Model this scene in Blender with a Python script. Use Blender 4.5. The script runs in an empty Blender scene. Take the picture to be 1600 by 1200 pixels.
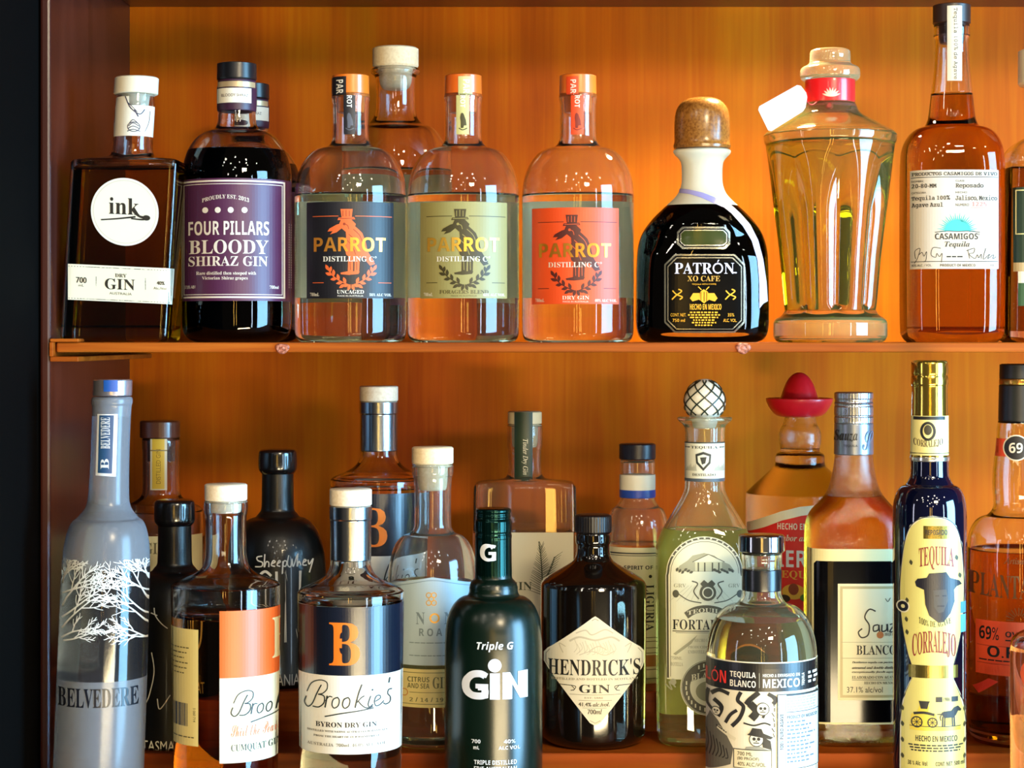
import bpy, bmesh, math, random
from mathutils import Vector
random.seed(7)
S = bpy.context.scene
COL = S.collection
F = 3200.0          # focal length in pixels of the 1600 px wide frame
HY = 530.0          # horizon row
ZC = 1.5            # camera height (m)
ZF, ZW = 1.5, 1.81  # distance of the shelf front and of the back panel

# ------------------------------------------------------------------ camera, world, lights, exposure
cam = bpy.data.cameras.new('camera'); camo = bpy.data.objects.new('camera', cam); COL.objects.link(camo)
camo.location = (0, 0, ZC); camo.rotation_euler = (math.pi / 2, 0, 0)
cam.sensor_width = 36; cam.lens = 36 * F / 1600; cam.shift_y = -(600 - HY) / 1600
cam.clip_start = .05
S.camera = camo
W = bpy.data.worlds.new('world'); S.world = W; W.use_nodes = True
W.node_tree.nodes['Background'].inputs[0].default_value = (1, .80, .62, 1)
W.node_tree.nodes['Background'].inputs[1].default_value = .06
S.view_settings.view_transform = 'Standard'; S.view_settings.look = 'None'
S.view_settings.exposure = 0.0; S.view_settings.gamma = 1; S.view_settings.use_curve_mapping = False
S.cycles.max_bounces = 24; S.cycles.transmission_bounces = 24; S.cycles.transparent_max_bounces = 24
S.cycles.sample_clamp_indirect = 6

def area(name, loc, target, w, h, power, col):
    l = bpy.data.lights.new(name, 'AREA'); l.shape = 'RECTANGLE'; l.size = w; l.size_y = h; l.energy = power; l.color = col
    o = bpy.data.objects.new(name, l); COL.objects.link(o); o.location = loc
    o.rotation_euler = (Vector(target) - Vector(loc)).to_track_quat('-Z', 'Y').to_euler(); return o
def bulb(name, loc, r, power, col):
    l = bpy.data.lights.new(name, 'POINT'); l.shadow_soft_size = r; l.energy = power; l.color = col
    o = bpy.data.objects.new(name, l); COL.objects.link(o); o.location = loc; return o
# tall daylight windows of the room, to the right and to the left of the bar
area('daylight_window', (2.25, .28, 1.32), (0, 1.5, 1.36), 1.15, 1.8, 215, (.30, .66, 1))
area('daylight_window', (1.9, -1.0, 1.4), (0, 1.5, 1.4), .12, 1.5, 14, (.60, .80, 1))
area('daylight_window', (-2.3, .1, 1.4), (0, 1.5, 1.4), .16, 1.5, 8, (.80, .80, 1))
# warm lamps over the customers' side of the bar, and one added low fill
area('warm_lamp', (-.13, -1.0, 1.42), (0, 1.6, 1.42), .06, .8, 2.5, (1, .56, .10))
area('warm_lamp', (.10, -1.0, 1.42), (0, 1.6, 1.42), .035, .8, 1.5, (1, .56, .10))
area('warm_lamp', (.60, -.3, 2.13), (.35, 1.7, 1.45), .35, .16, 21, (1, .80, .50))
area('warm_lamp', (.45, .1, .95), (.35, 1.8, 1.35), .8, .12, 21, (1, .80, .46))  # unseen fill light, added low to brighten the lower shelf
for x, y, z in [(-.9, -.3, 2.5), (-.45, -.9, 2.65), (-.1, .1, 2.55), (.3, -.5, 2.6), (.7, -.1, 2.45), (1.15, -.7, 2.6), (-1.3, -1., 2.6), (.05, -1.6, 2.6), (1.5, .2, 2.5), (-.6, .3, 2.35), (.45, .35, 2.4), (-.2, -1.2, 2.3), (.9, -1.5, 2.3), (-1.5, .2, 2.4), (.25, -2.2, 2.2), (-.8, -1.8, 2.2)]:
    bulb('ceiling_bulb', (x, y, z), .052, 4.4, (1, .9, .74))
# downlight under the cabinet's top panel
sp = bpy.data.lights.new('cabinet_downlight', 'SPOT'); sp.energy = 13; sp.color = (1, .84, .5); sp.spot_size = 2.4; sp.spot_blend = .8; sp.shadow_soft_size = .02
spo = bpy.data.objects.new('cabinet_downlight', sp); COL.objects.link(spo); spo.location = (.2, 1.6, ZC + .285)

# ------------------------------------------------------------------ materials
MATS = {}
def lin(h):
    h = h.lstrip('#'); v = [int(h[i:i + 2], 16) / 255 for i in (0, 2, 4)]
    return tuple(c / 12.92 if c <= .04045 else ((c + .055) / 1.055) ** 2.4 for c in v) + (1,)
def M(h, rough=.5, metal=0., coat=0., spec=.5):
    k = (h, rough, metal, coat, spec)
    if k in MATS: return MATS[k]
    m = bpy.data.materials.new('paint'); m.use_nodes = True; p = m.node_tree.nodes['Principled BSDF']
    c = lin(h); q = min(1, .66 / max(c[:3])) if not metal else 1   # paper and paint reflect two thirds at most
    p.inputs['Base Color'].default_value = (c[0] * q, c[1] * q, c[2] * q, 1); p.inputs['Roughness'].default_value = rough
    p.inputs['Metallic'].default_value = metal; p.inputs['Coat Weight'].default_value = coat; p.inputs['Coat Roughness'].default_value = .05
    p.inputs['Specular IOR Level'].default_value = spec
    MATS[k] = m; return m
def glass(h='ffffff', rough=0., ior=1.46, bump=0.):
    k = ('glass', h, rough, ior, bump)
    if k in MATS: return MATS[k]
    m = bpy.data.materials.new('glass'); m.use_nodes = True; nt = m.node_tree; p = nt.nodes['Principled BSDF']
    p.inputs['Base Color'].default_value = lin(h); p.inputs['Roughness'].default_value = rough
    p.inputs['Transmission Weight'].default_value = 1; p.inputs['IOR'].default_value = ior
    if bump:
        n = nt.nodes.new('ShaderNodeTexNoise'); n.inputs['Scale'].default_value = 110; n.inputs['Detail'].default_value = 2
        b = nt.nodes.new('ShaderNodeBump'); b.inputs['Strength'].default_value = bump; b.inputs['Distance'].default_value = .002
        nt.links.new(n.outputs['Fac'], b.inputs['Height']); nt.links.new(b.outputs['Normal'], p.inputs['Normal'])
    MATS[k] = m; return m
def frosted(h, rough, amount, dif):
    k = ('frosted', h, rough, amount, dif)
    if k in MATS: return MATS[k]
    m = bpy.data.materials.new('frosted_glass'); m.use_nodes = True; nt = m.node_tree; p = nt.nodes['Principled BSDF']; o = nt.nodes['Material Output']
    p.inputs['Base Color'].default_value = lin(h); p.inputs['Roughness'].default_value = rough; p.inputs['Transmission Weight'].default_value = 1; p.inputs['IOR'].default_value = 1.46
    d = nt.nodes.new('ShaderNodeBsdfDiffuse'); d.inputs[0].default_value = lin(dif); mx = nt.nodes.new('ShaderNodeMixShader'); mx.inputs[0].default_value = amount
    nt.links.new(p.outputs[0], mx.inputs[1]); nt.links.new(d.outputs[0], mx.inputs[2]); nt.links.new(mx.outputs[0], o.inputs[0])
    MATS[k] = m; return m
def liquid(h):
    k = ('liq', h)
    if k in MATS: return MATS[k]
    m = bpy.data.materials.new('liquid'); m.use_nodes = True; nt = m.node_tree; nt.nodes.clear()
    o = nt.nodes.new('ShaderNodeOutputMaterial'); t = nt.nodes.new('ShaderNodeBsdfTransparent')
    t.inputs[0].default_value = lin(h); nt.links.new(t.outputs[0], o.inputs[0])
    MATS[k] = m; return m
def wood(c1, c2, c3, scale=(14, 14, 1.1), rough=.35, coat=.25, fine=(160, 160, 5), spec=.4):
    k = ('wood', c1, c2, c3, scale, rough)
    if k in MATS: return MATS[k]
    m = bpy.data.materials.new('wood'); m.use_nodes = True; nt = m.node_tree; p = nt.nodes['Principled BSDF']; N = nt.nodes.new; Lk = nt.links.new
    tc = N('ShaderNodeTexCoord')
    def noise(sc, det, dist):
        mp = N('ShaderNodeMapping'); mp.inputs['Scale'].default_value = sc; Lk(tc.outputs['Object'], mp.inputs['Vector'])
        n = N('ShaderNodeTexNoise'); n.inputs['Scale'].default_value = 1; n.inputs['Detail'].default_value = det; n.inputs['Distortion'].default_value = dist
        Lk(mp.outputs[0], n.inputs['Vector']); return n
    a = noise(scale, 4, 1.2); f = noise(fine, 3, .6)
    mx = N('ShaderNodeMath'); mx.operation = 'MULTIPLY_ADD'; mx.inputs[1].default_value = .35; Lk(f.outputs['Fac'], mx.inputs[0]); Lk(a.outputs['Fac'], mx.inputs[2])
    r = N('ShaderNodeValToRGB'); e = r.color_ramp.elements
    e[0].position = .45; e[0].color = lin(c1); e[1].position = .95; e[1].color = lin(c3)
    q = r.color_ramp.elements.new(.68); q.color = lin(c2)
    Lk(mx.outputs[0], r.inputs[0]); Lk(r.outputs[0], p.inputs['Base Color'])
    p.inputs['Roughness'].default_value = rough; p.inputs['Coat Weight'].default_value = coat; p.inputs['Coat Roughness'].default_value = .25; p.inputs['Specular IOR Level'].default_value = spec
    b = N('ShaderNodeBump'); b.inputs['Strength'].default_value = .06; b.inputs['Distance'].default_value = .001
    Lk(f.outputs['Fac'], b.inputs['Height']); Lk(b.outputs[0], p.inputs['Normal'])
    MATS[k] = m; return m
def cork(h1, h2, rough=.7):
    k = ('cork', h1, h2, rough)
    if k in MATS: return MATS[k]
    m = bpy.data.materials.new('cork'); m.use_nodes = True; nt = m.node_tree; p = nt.nodes['Principled BSDF']
    tc = nt.nodes.new('ShaderNodeTexCoord'); n = nt.nodes.new('ShaderNodeTexNoise'); n.inputs['Scale'].default_value = 500; n.inputs['Detail'].default_value = 3
    r = nt.nodes.new('ShaderNodeValToRGB'); r.color_ramp.elements[0].position = .36; r.color_ramp.elements[1].position = .6
    r.color_ramp.elements[0].color = lin(h1); r.color_ramp.elements[1].color = lin(h2)
    nt.links.new(tc.outputs['Object'], n.inputs['Vector']); nt.links.new(n.outputs['Fac'], r.inputs[0]); nt.links.new(r.outputs[0], p.inputs['Base Color'])
    p.inputs['Roughness'].default_value = rough; MATS[k] = m; return m
CLEAR = lambda a=0., h='f4f0e6': frosted('ffffff', 0., a, h) if a else glass('ffffff')  # diffuse share a is brightness painted into clear glass
PALEWOOD = lambda: cork('dcc298', 'e6d0a8', .6)

# ------------------------------------------------------------------ object helpers
def thing(name, label, cat, loc, group=None):
    o = bpy.data.objects.new(name, None); COL.objects.link(o); o.location = loc; o.empty_display_size = .02
    o['label'] = label; o['category'] = cat
    if group: o['group'] = group
    return o
def mesh_obj(name, verts, faces, mats, parent=None, fm=None, smooth=True):
    me = bpy.data.meshes.new(name)
    off = parent_world(parent)
    me.from_pydata([(v[0] - off[0], v[1] - off[1], v[2] - off[2]) for v in verts], [], faces)
    for m in (mats if isinstance(mats, list) else [mats]): me.materials.append(m)
    if fm: me.polygons.foreach_set('material_index', fm)
    if smooth: me.polygons.foreach_set('use_smooth', [True] * len(me.polygons))
    me.update()
    o = bpy.data.objects.new(name, me); COL.objects.link(o)
    if parent: o.parent = parent
    return o
def parent_world(p):
    v = Vector((0, 0, 0))
    while p: v += p.location; p = p.parent
    return v
def box(name, x0, x1, y0, y1, z0, z1, mat, parent=None, bev=.001):
    bm = bmesh.new(); bmesh.ops.create_cube(bm, size=1)
    for v in bm.verts: v.co = ((x0 + x1) / 2 + v.co.x * (x1 - x0), (y0 + y1) / 2 + v.co.y * (y1 - y0), (z0 + z1) / 2 + v.co.z * (z1 - z0))
    if bev: bmesh.ops.bevel(bm, geom=bm.edges[:], offset=bev, segments=2, affect='EDGES', profile=.5)
    off = parent_world(parent)
    for v in bm.verts: v.co -= off
    me = bpy.data.meshes.new(name); bm.to_mesh(me); bm.free(); me.materials.append(mat)
    o = bpy.data.objects.new(name, me); COL.objects.link(o)
    if parent: o.parent = parent
    return o
def wx(px, Z): return (px - 800) * Z / F
def wz(py, Z): return ZC - (py - HY) * Z / F

# ------------------------------------------------------------------ bottles
LEVEL = {'top': ZC - .0023, 'A': ZC - .2738, 'B': ZC - .3047, 'C': ZC - .335}
def chaikin(p, it=3):
    for _ in range(it):
        q = [p[0]]
        for a, b in zip(p, p[1:]):
            q.append(tuple(.75 * u + .25 * v for u, v in zip(a, b))); q.append(tuple(.25 * u + .75 * v for u, v in zip(a, b)))
        q.append(p[-1]); p = q
    o = [p[0]]
    for a in p[1:]:
        if abs(a[0] - o[-1][0]) + abs(a[1] - o[-1][1]) > .02 * 1e-3: o.append(a)
    return o
def arc(y0, r0, y1, r1, n=7, p=1.0):
    """dome from a neck (y0, r0) down to a body (y1, r1)"""
    o = []
    for i in range(n + 1):
        t = i / n * math.pi / 2
        o.append((y1 - (y1 - y0) * math.cos(t) ** p, r0 + (r1 - r0) * math.sin(t)))
    return o
def superpt(t, n):
    c, s = math.cos(t), math.sin(t); e = 2 / n
    return math.copysign(abs(c) ** e, c), math.copysign(abs(s) ** e, s)

class Bottle:
    """prof: rows (photo y, half width[, half depth, exponent]), y<=0 counts up from the foot; a 's' entry keeps the corner tight"""
    def __init__(b, name, label, cx, Z, level, prof, cat='bottle', group=None, lean=0., seg=72, flute=None, depth=1., n=2.):
        b.Z, b.k, b.lean, b.seg, b.flute = Z, Z / F, lean, seg, flute
        b.zb = LEVEL[level]; b.yb = HY + (ZC - b.zb) / b.k
        b.x0 = wx(cx, Z)
        b.root = thing(name, label, cat, (b.x0, Z, b.zb), group)
        b.prof = b.expand(prof, depth, n)
    def expand(b, prof, depth=1., n=2., smooth=True):
        p = []
        for r in prof:
            r = list(r); sharp = r[-1] == 's'
            if sharp: r.pop()
            y = r[0] if r[0] > 0 else b.yb + r[0]
            hw = r[1]; hd = r[2] if len(r) > 2 else hw * depth; nn = r[3] if len(r) > 3 else n
            row = (wz(y, b.Z), hw * b.k, hd * b.k, nn)
            p += [row] * (3 if sharp else 1)
        return chaikin(p) if smooth else p
    def ax(b, z): return b.x0 + b.lean * (z - b.zb)
    def at(b, z):
        p = b.prof
        if z >= p[0][0]: return p[0]
        for u, v in zip(p, p[1:]):
            if v[0] <= z <= u[0]:
                f = 0 if u[0] == v[0] else (u[0] - z) / (u[0] - v[0])
                return tuple(i + (j - i) * f for i, j in zip(u, v))
        return p[-1]
    def fac(b, t, z):
        if not b.flute: return 1
        cnt, fn = b.flute
        return 1 - fn(z) * (1 - abs(math.sin(cnt * t / 2))) ** 1.0
    def loft(b, prof, V, Fc, flip=False, flute=True, seg=None):
        seg = seg or b.seg; base = len(V)
        for (z, a, d, n) in prof:
            for i in range(seg):
                t = 2 * math.pi * i / seg; c, s = superpt(t, n); f = b.fac(t, z) if flute else 1
                V.append((b.ax(z) + a * c * f, b.Z + d * s * f, z))
        R = len(prof)
        for r in range(R - 1):
            for i in range(seg):
                j = (i + 1) % seg; q = (base + r * seg + i, base + (r + 1) * seg + i, base + (r + 1) * seg + j, base + r * seg + j)
                Fc.append(q[::-1] if flip else q)
        top = [base + i for i in range(seg)]; bot = [base + (R - 1) * seg + i for i in range(seg)]
        Fc.append(top[::-1] if flip else top); Fc.append(bot if flip else bot[::-1])
    def glass(b, mat, fill=None, wall=5., foot=14., liq=None, name='glass_body', frost=None):
        """outer skin, plus the air space above the liquid; the rest is one lens with the liquid inside it"""
        V, Fc = [], []; b.loft(b.prof, V, Fc); w = wall * b.k
        zt, zfoot = b.prof[0][0], b.zb + foot * b.k
        inner = [(z, max(a - w, .004 if a > .006 else a * .6), max(d - w, .004), n) for z, a, d, n in b.prof]
        def cut(hi, lo):
            o = []
            def interp(z):
                for u, v in zip(inner, inner[1:]):
                    if v[0] <= z <= u[0] and u[0] > v[0]:
                        f = (u[0] - z) / (u[0] - v[0]); return tuple(i + (j - i) * f for i, j in zip(u, v))
                return inner[-1]
            o.append(interp(hi)); o += [r for r in inner if lo < r[0] < hi]; o.append(interp(lo))
            r = o[-1]; return o
        if fill is not None:
            zf = wz(fill, b.Z)
            if zf < zt: b.loft(cut(zt - .002, max(zf, zfoot)), V, Fc, flip=True)
        fm = None; mats = [mat]
        if frost:
            mats = [mat, frost[0]]; fm = []
            for f in Fc:
                zm = sum(V[i][2] for i in f) / len(f)
                fm.append(1 if any(wz(y1, b.Z) < zm < wz(y0, b.Z) for y0, y1 in frost[1]) else 0)
        g = mesh_obj(name, V, Fc, mats, b.root, fm)
        if liq:
            hi = min(wz(fill, b.Z) if fill else zt, zt - .004) - .0004
            pr = cut(hi, zfoot); e = pr[-1]
            pr = pr[:-1] + [(e[0] + .002, e[1], e[2], e[3]), (e[0], e[1] - .003, e[2] - .003, e[3])]
            V, Fc = [], []; b.loft([(z, a - .0003, d - .0003, n) for z, a, d, n in pr], V, Fc)
            mesh_obj('liquid', V, Fc, liquid(liq), b.root)
        return g
    def solid(b, mat, name='glass_body'):
        V, Fc = [], []; b.loft(b.prof, V, Fc); return mesh_obj(name, V, Fc, mat, b.root)
    def part(b, name, prof, mat, parent=None, ridge=None, n=2., seg=48, smooth=True, label=None, dx=0):
        plug = None
        if name == 'stopper':
            mx = 0
            for i, r in enumerate(prof):
                mx = max(mx, r[1])
                if r[1] < .84 * mx: plug = prof[i:]; prof = prof[:i]; break
        p = b.expand(prof, 1, n, smooth); V, Fc = [], []; base = 0
        for (z, a, d, nn) in p:
            for i in range(seg):
                t = 2 * math.pi * i / seg; c, s = superpt(t, nn); f = 1
                if ridge: f = 1 + ridge[1] * (1 if math.sin(ridge[0] * t) > 0 else 0)
                V.append((b.ax(z) + dx * b.k + a * c * f, b.Z + d * s * f, z))
        R = len(p)
        for r in range(R - 1):
            for i in range(seg):
                j = (i + 1) % seg; Fc.append((r * seg + i, (r + 1) * seg + i, (r + 1) * seg + j, r * seg + j))
        Fc.append([i for i in range(seg)]); Fc.append([(R - 1) * seg + i for i in range(seg)][::-1])
        o = mesh_obj(name, V, Fc, mat, parent or b.root)
        if plug: b.part('plug', plug, mat, o, None, n, seg, smooth)
        if label: o['label'] = label
        return o
    def surf(b, px, py, off, prof=None):
        z = wz(py, b.Z)
        for _ in range(3): z = ZC - (py - HY) * (b.Z - b.at(z)[2]) / F
        _, a, d, n = b.at(z); axx = b.ax(z); y = -d
        for _ in range(5):
            x = (px - 800) * (b.Z + y) / F - axx
            x = max(-a * .9995, min(a * .9995, x)); y = -d * (1 - abs(x / a) ** n) ** (1 / n)
        nx = abs(x / a) ** (n - 1) / a * (1 if x > 0 else -1); ny = -abs(y / d) ** (n - 1) / d
        l = math.hypot(nx, ny) or 1
        return (axx + x + nx / l * off, b.Z + y + ny / l * off, z)
    def back_label(b, hw, y0, y1, col, name='back_label'):
        V, Fc = [], []; nx, ny = 24, 2
        z0, z1 = wz(y0, b.Z), wz(y1, b.Z)
        for j in range(ny + 1):
            z = z0 + (z1 - z0) * j / ny; _, a, d, n = b.at(z)
            for i in range(nx + 1):
                x = (-1 + 2 * i / nx) * min(hw * b.k, a * .97); V.append((b.ax(z) + x, b.Z + d * (1 - abs(x / a) ** n) ** (1 / n) + .0003, z))
        for j in range(ny):
            for i in range(nx):
                q = j * (nx + 1) + i; Fc.append((q, q + 1, q + nx + 2, q + nx + 1))
        return mesh_obj(name, V, Fc, M(col, .6), b.root)

OFFS = {'sans': None, 'serif': 0x1D400, 'ital': 0x1D434, 'bital': 0x1D468, 'script': 0x1D4D0, 'frak': 0x1D56C, 'sansb': 0x1D5D4, 'sansi': 0x1D608, 'sansbi': 0x1D63C, 'mono': 0x1D670}
DIG = {'serif': 0x1D7CE, 'sansb': 0x1D7EC, 'mono': 0x1D7F6, 'bital': 0x1D7CE}
def styled(t, st):
    o = OFFS[st]
    if o is None: return t
    r = ''
    for c in t:
        if 'A' <= c <= 'Z': r += chr(o + ord(c) - 65)
        elif 'a' <= c <= 'z': r += chr(0x210E) if st == 'ital' and c == 'h' else chr(o + 26 + ord(c) - 97)
        elif c.isdigit() and st in DIG: r += chr(DIG[st] + ord(c) - 48)
        else: r += c
    return r
GLY = {}
def glyphs(t, st, res):
    k = (t, st, res)
    if k not in GLY:
        cu = bpy.data.curves.new('t', 'FONT'); cu.body = styled(t, st); cu.resolution_u = res
        ob = bpy.data.objects.new('t', cu); COL.objects.link(ob); bpy.context.view_layer.update()
        ev = ob.evaluated_get(bpy.context.evaluated_depsgraph_get()); me = ev.to_mesh()
        v = [(p.co.x, p.co.y) for p in me.vertices]; f = [tuple(p.vertices) for p in me.polygons]; ev.to_mesh_clear()
        bpy.data.objects.remove(ob); bpy.data.curves.remove(cu)
        x0, x1 = min(p[0] for p in v), max(p[0] for p in v); y0, y1 = min(p[1] for p in v), max(p[1] for p in v)
        GLY[k] = ([((p[0] - x0) / (x1 - x0 or 1), (p[1] - y0) / (y1 - y0 or 1)) for p in v], f)
    return GLY[k]

class Label:
    """flat art in photo pixels, laid onto a bottle's skin"""
    def __init__(s, b, name='label', tilt=0., cx=0., vcut=False):
        s.b, s.name, s.tilt, s.cx, s.vcut = b, name, tilt, cx, vcut; s.V, s.F, s.fm, s.mats, s.lay = [], [], [], [], 0
    def add(s, pts, faces, mat, layer, step=6.):
        if mat not in s.mats: s.mats.append(mat)
        mi = s.mats.index(mat)
        if layer is None: s.lay += 1; layer = s.lay
        xs = [p[0] for p in pts]; ys = [p[1] for p in pts]
        if step:
            step = .5 * math.sqrt(max(s.b.at(wz((min(ys) + max(ys)) / 2, s.b.Z))[1] / s.b.k, 16)); vst = step if s.vcut else 9
        if step and (max(xs) - min(xs) > step or max(ys) - min(ys) > vst):
            bm = bmesh.new(); vs = [bm.verts.new((p[0], p[1], 0)) for p in pts]
            for f in faces:
                try: bm.faces.new([vs[i] for i in f])
                except ValueError: pass
            def cuts(lo, hi, ax, step):
                n = int((hi - lo) / step)
                for i in range(1, n + 1):
                    c = lo + (hi - lo) * i / (n + 1)
                    bmesh.ops.bisect_plane(bm, geom=bm.verts[:] + bm.edges[:] + bm.faces[:], plane_co=(c, 0, 0) if ax == 0 else (0, c, 0), plane_no=(1, 0, 0) if ax == 0 else (0, 1, 0))
            cuts(min(xs), max(xs), 0, step); cuts(min(ys), max(ys), 1, vst)
            bm.verts.index_update(); pts = [(v.co.x, v.co.y) for v in bm.verts]; faces = [tuple(v.index for v in f.verts) for f in bm.faces]; bm.free()
        o = len(s.V); off = .00018 + .00009 * layer
        for (x, y) in pts: s.V.append(s.b.surf(x, y + s.tilt * (x - s.cx), off))
        for f in faces:
            a, b_, c = [pts[i] for i in f[:3]]
            cr = sum(pts[f[i]][0] * pts[f[(i + 1) % len(f)]][1] - pts[f[(i + 1) % len(f)]][0] * pts[f[i]][1] for i in range(len(f)))
            g = [o + i for i in f]; s.F.append(g[::-1] if cr > 0 else g); s.fm.append(mi)
        return s
    def rect(s, x0, y0, x1, y1, mat, layer=0): return s.add([(x0, y0), (x1, y0), (x1, y1), (x0, y1)], [(0, 1, 2, 3)], mat, layer)
    def poly(s, pts, mat, layer=1): return s.add(pts, [tuple(range(len(pts)))], mat, layer)
    def frame(s, x0, y0, x1, y1, w, mat, layer=1):
        for r in ((x0, y0, x1, y0 + w), (x0, y1 - w, x1, y1), (x0, y0 + w, x0 + w, y1 - w), (x1 - w, y0 + w, x1, y1 - w)): s.rect(*r, mat, layer)
        return s
    def disc(s, cx, cy, r, mat, layer=1, ry=None, n=28, a0=0, a1=360):
        ry = ry or r; full = a1 - a0 == 360
        p = [(cx + r * math.cos(math.radians(a0 + (a1 - a0) * i / n)), cy + ry * math.sin(math.radians(a0 + (a1 - a0) * i / n))) for i in range(n + (0 if full else 1))]
        return s.poly(p, mat, layer)
    def ring(s, cx, cy, r, w, mat, layer=1, ry=None, a0=0, a1=360, n=40):
        ry = ry or r; p = []; f = []
        for i in range(n + 1):
            t = math.radians(a0 + (a1 - a0) * i / n); p += [(cx + r * math.cos(t), cy + ry * math.sin(t)), (cx + (r - w) * math.cos(t), cy + (ry - w) * math.sin(t))]
        for i in range(n): f.append((2 * i, 2 * i + 2, 2 * i + 3, 2 * i + 1))
        return s.add(p, f, mat, layer, None)
    def text(s, t, x0, y0, x1, y1, mat, st='sans', layer=2, rot=0, bend=0., res=3, fn=None):
        v, f = glyphs(t, st, res); w, h = x1 - x0, y1 - y0; pts = []
        for (a, c) in v:
            if rot == 0: x, y = x0 + a * w, y1 - c * h
            elif rot == -90: x, y = x0 + c * w, y0 + a * h
            else: x, y = x0 + (1 - c) * w, y1 - a * h
            if bend: y += bend * ((x - (x0 + x1) / 2) / (w / 2)) ** 2
            if fn: x, y = fn(x, y)
            pts.append((x, y))
        if st in ('mono', 'ital') and h < 16:
            n = len(pts); f = list(f) + [tuple(n + i for i in q) for q in f]; pts = pts + [(x + .55, y) if rot == 0 else (x, y + .55) for x, y in pts]
        return s.add(pts, f, mat, layer, 6. if h > 12 or w > 10 else None)
    def stroke(s, pts, w, mat, layer=2, w1=None, smooth=True):
        if smooth and len(pts) > 2:
            P = [pts[0]] + list(pts) + [pts[-1]]; q = []
            for i in range(1, len(P) - 2):
                for k in range(6):
                    t = k / 6; a, b, c, d = P[i - 1:i + 3]
                    q.append(tuple(.5 * (2 * b[j] + (c[j] - a[j]) * t + (2 * a[j] - 5 * b[j] + 4 * c[j] - d[j]) * t * t + (3 * b[j] - a[j] - 3 * c[j] + d[j]) * t ** 3) for j in (0, 1)))
            pts = q + [pts[-1]]
        w1 = w if w1 is None else w1; V = []; Fc = []; n = len(pts)
        for i, p in enumerate(pts):
            a = pts[max(i - 1, 0)]; c = pts[min(i + 1, n - 1)]; dx, dy = c[0] - a[0], c[1] - a[1]; l = math.hypot(dx, dy) or 1
            ww = (w + (w1 - w) * i / (n - 1)) / 2; V += [(p[0] - dy / l * ww, p[1] + dx / l * ww), (p[0] + dy / l * ww, p[1] - dx / l * ww)]
        for i in range(n - 1): Fc.append((2 * i, 2 * i + 2, 2 * i + 3, 2 * i + 1))
        return s.add(V, Fc, mat, layer, None if n > 2 else 6.)
    def tiny(s, x0, x1, y, h, mat, words=6, layer=2):
        """a line of print too small to read"""
        x = x0
        while x < x1 - 1:
            w = random.uniform(.5, 1.4) * (x1 - x0) / words / 1.3; s.rect(x, y, min(x + w, x1), y + h, mat, layer); x += w + h * .8
        return s
    def build(s, parent=None):
        return mesh_obj(s.name, s.V, s.F, s.mats, parent or s.b.root, s.fm, smooth=False)

def leaf(cx, cy, L, w, ang):
    p = []
    for i in range(9):
        t = i / 8; p.append((L * (t - .5), w * math.sin(math.pi * t) / 2))
    for i in range(1, 8):
        t = 1 - i / 8; p.append((L * (t - .5), -w * math.sin(math.pi * t) / 2))
    c, s = math.cos(ang), math.sin(ang)
    return [(cx + x * c - y * s, cy + x * s + y * c) for x, y in p]

# ------------------------------------------------------------------ the black wall and the cabinet
WOOD = wood('#9c3c00', '#bc5600', '#d07202', scale=(7, 7, 1.3), rough=.5, coat=0, spec=.12)
EDGE = wood('#6e2c06', '#98480c', '#b4641c', scale=(2, 14, 40), fine=(8, 120, 300), rough=.5, coat=0, spec=.15)
PANEL = wood('#2e110c', '#3a1812', '#482219', rough=.35, coat=.25)
TREAD = wood('#6a2a0c', '#94420f', '#b25a18', scale=(2, 12, 12), fine=(6, 150, 150), rough=.4, coat=0, spec=.06)
o = box('wall_left', -1.1, wx(61, 1.5), 1.2, 2.0, .9, 2.3, M('#030303', .85, 0, 0, .05), bev=.002); o['kind'] = 'structure'
XP = wx(80, 1.5)
o = box('wall_back', XP - .02, 1.0, ZW, ZW + .03, ZC - .6, ZC + .8, WOOD, None, 0); o['kind'] = 'structure'
o = box('trim_1', wx(62, 1.5) + .0008, XP, 1.497, ZW, ZC - .6, ZC + .34, PANEL, None, .002); o['kind'] = 'structure'
o = box('ceiling', XP, 1.0, 1.5, ZW, wz(11, ZW), wz(11, ZW) + .03, PANEL, None, .001); o['kind'] = 'structure'
sh = thing('shelf', 'long orange wooden shelf board carrying the upper row of bottles', 'shelf', (wx(88, 1.5), 1.655, wz(550.5, 1.5)))
bd = box('shelf_board', wx(88, 1.5), 1.0, 1.5, ZW - .0003, wz(550.5, 1.5), LEVEL['top'], EDGE, sh, .0012)
KN = cork('6e2f1c', 'b8705a', .45)
def knot(px, py, r):
    V, Fc = [], []; n = 20
    for j, (rr, d) in enumerate([(1, 0), (.95, .0012), (.7, .0018), (.5, .0006), (.3, .0014), (0.02, .0016)]):
        for i in range(n):
            t = 6.2832 * i / n; k = 1 + .12 * math.sin(3 * t + j); V.append((wx(px, 1.5) + r * rr * k * math.cos(t), 1.5 - d, wz(py, 1.5) + r * rr * .72 * k * math.sin(t)))
    for j in range(5):
        for i in range(n): q = (i + 1) % n; Fc.append((j * n + i, j * n + q, (j + 1) * n + q, (j + 1) * n + i))
    Fc.append([5 * n + i for i in range(n)]); mesh_obj('wood_knot', V, Fc, KN, bd)
knot(441, 544.5, .0052); knot(1161, 544, .0056)
br = thing('shelf_bracket', 'channel shaped orange wooden bracket holding the left end of the shelf', 'bracket', (XP, 1.5, wz(565, 1.5)))
box('upper_cleat', XP, XP + .021, 1.495, ZW - .01, LEVEL['top'] + .0002, wz(529, 1.5), EDGE, br, .0008)
box('lower_cleat', XP, XP + .021, 1.495, ZW - .01, wz(565, 1.5), wz(557, 1.5), EDGE, br, .0008)
box('upright', XP, XP + .0026, 1.494, ZW - .01, wz(557, 1.5), LEVEL['top'] + .0002, EDGE, br, .0004)
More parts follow.
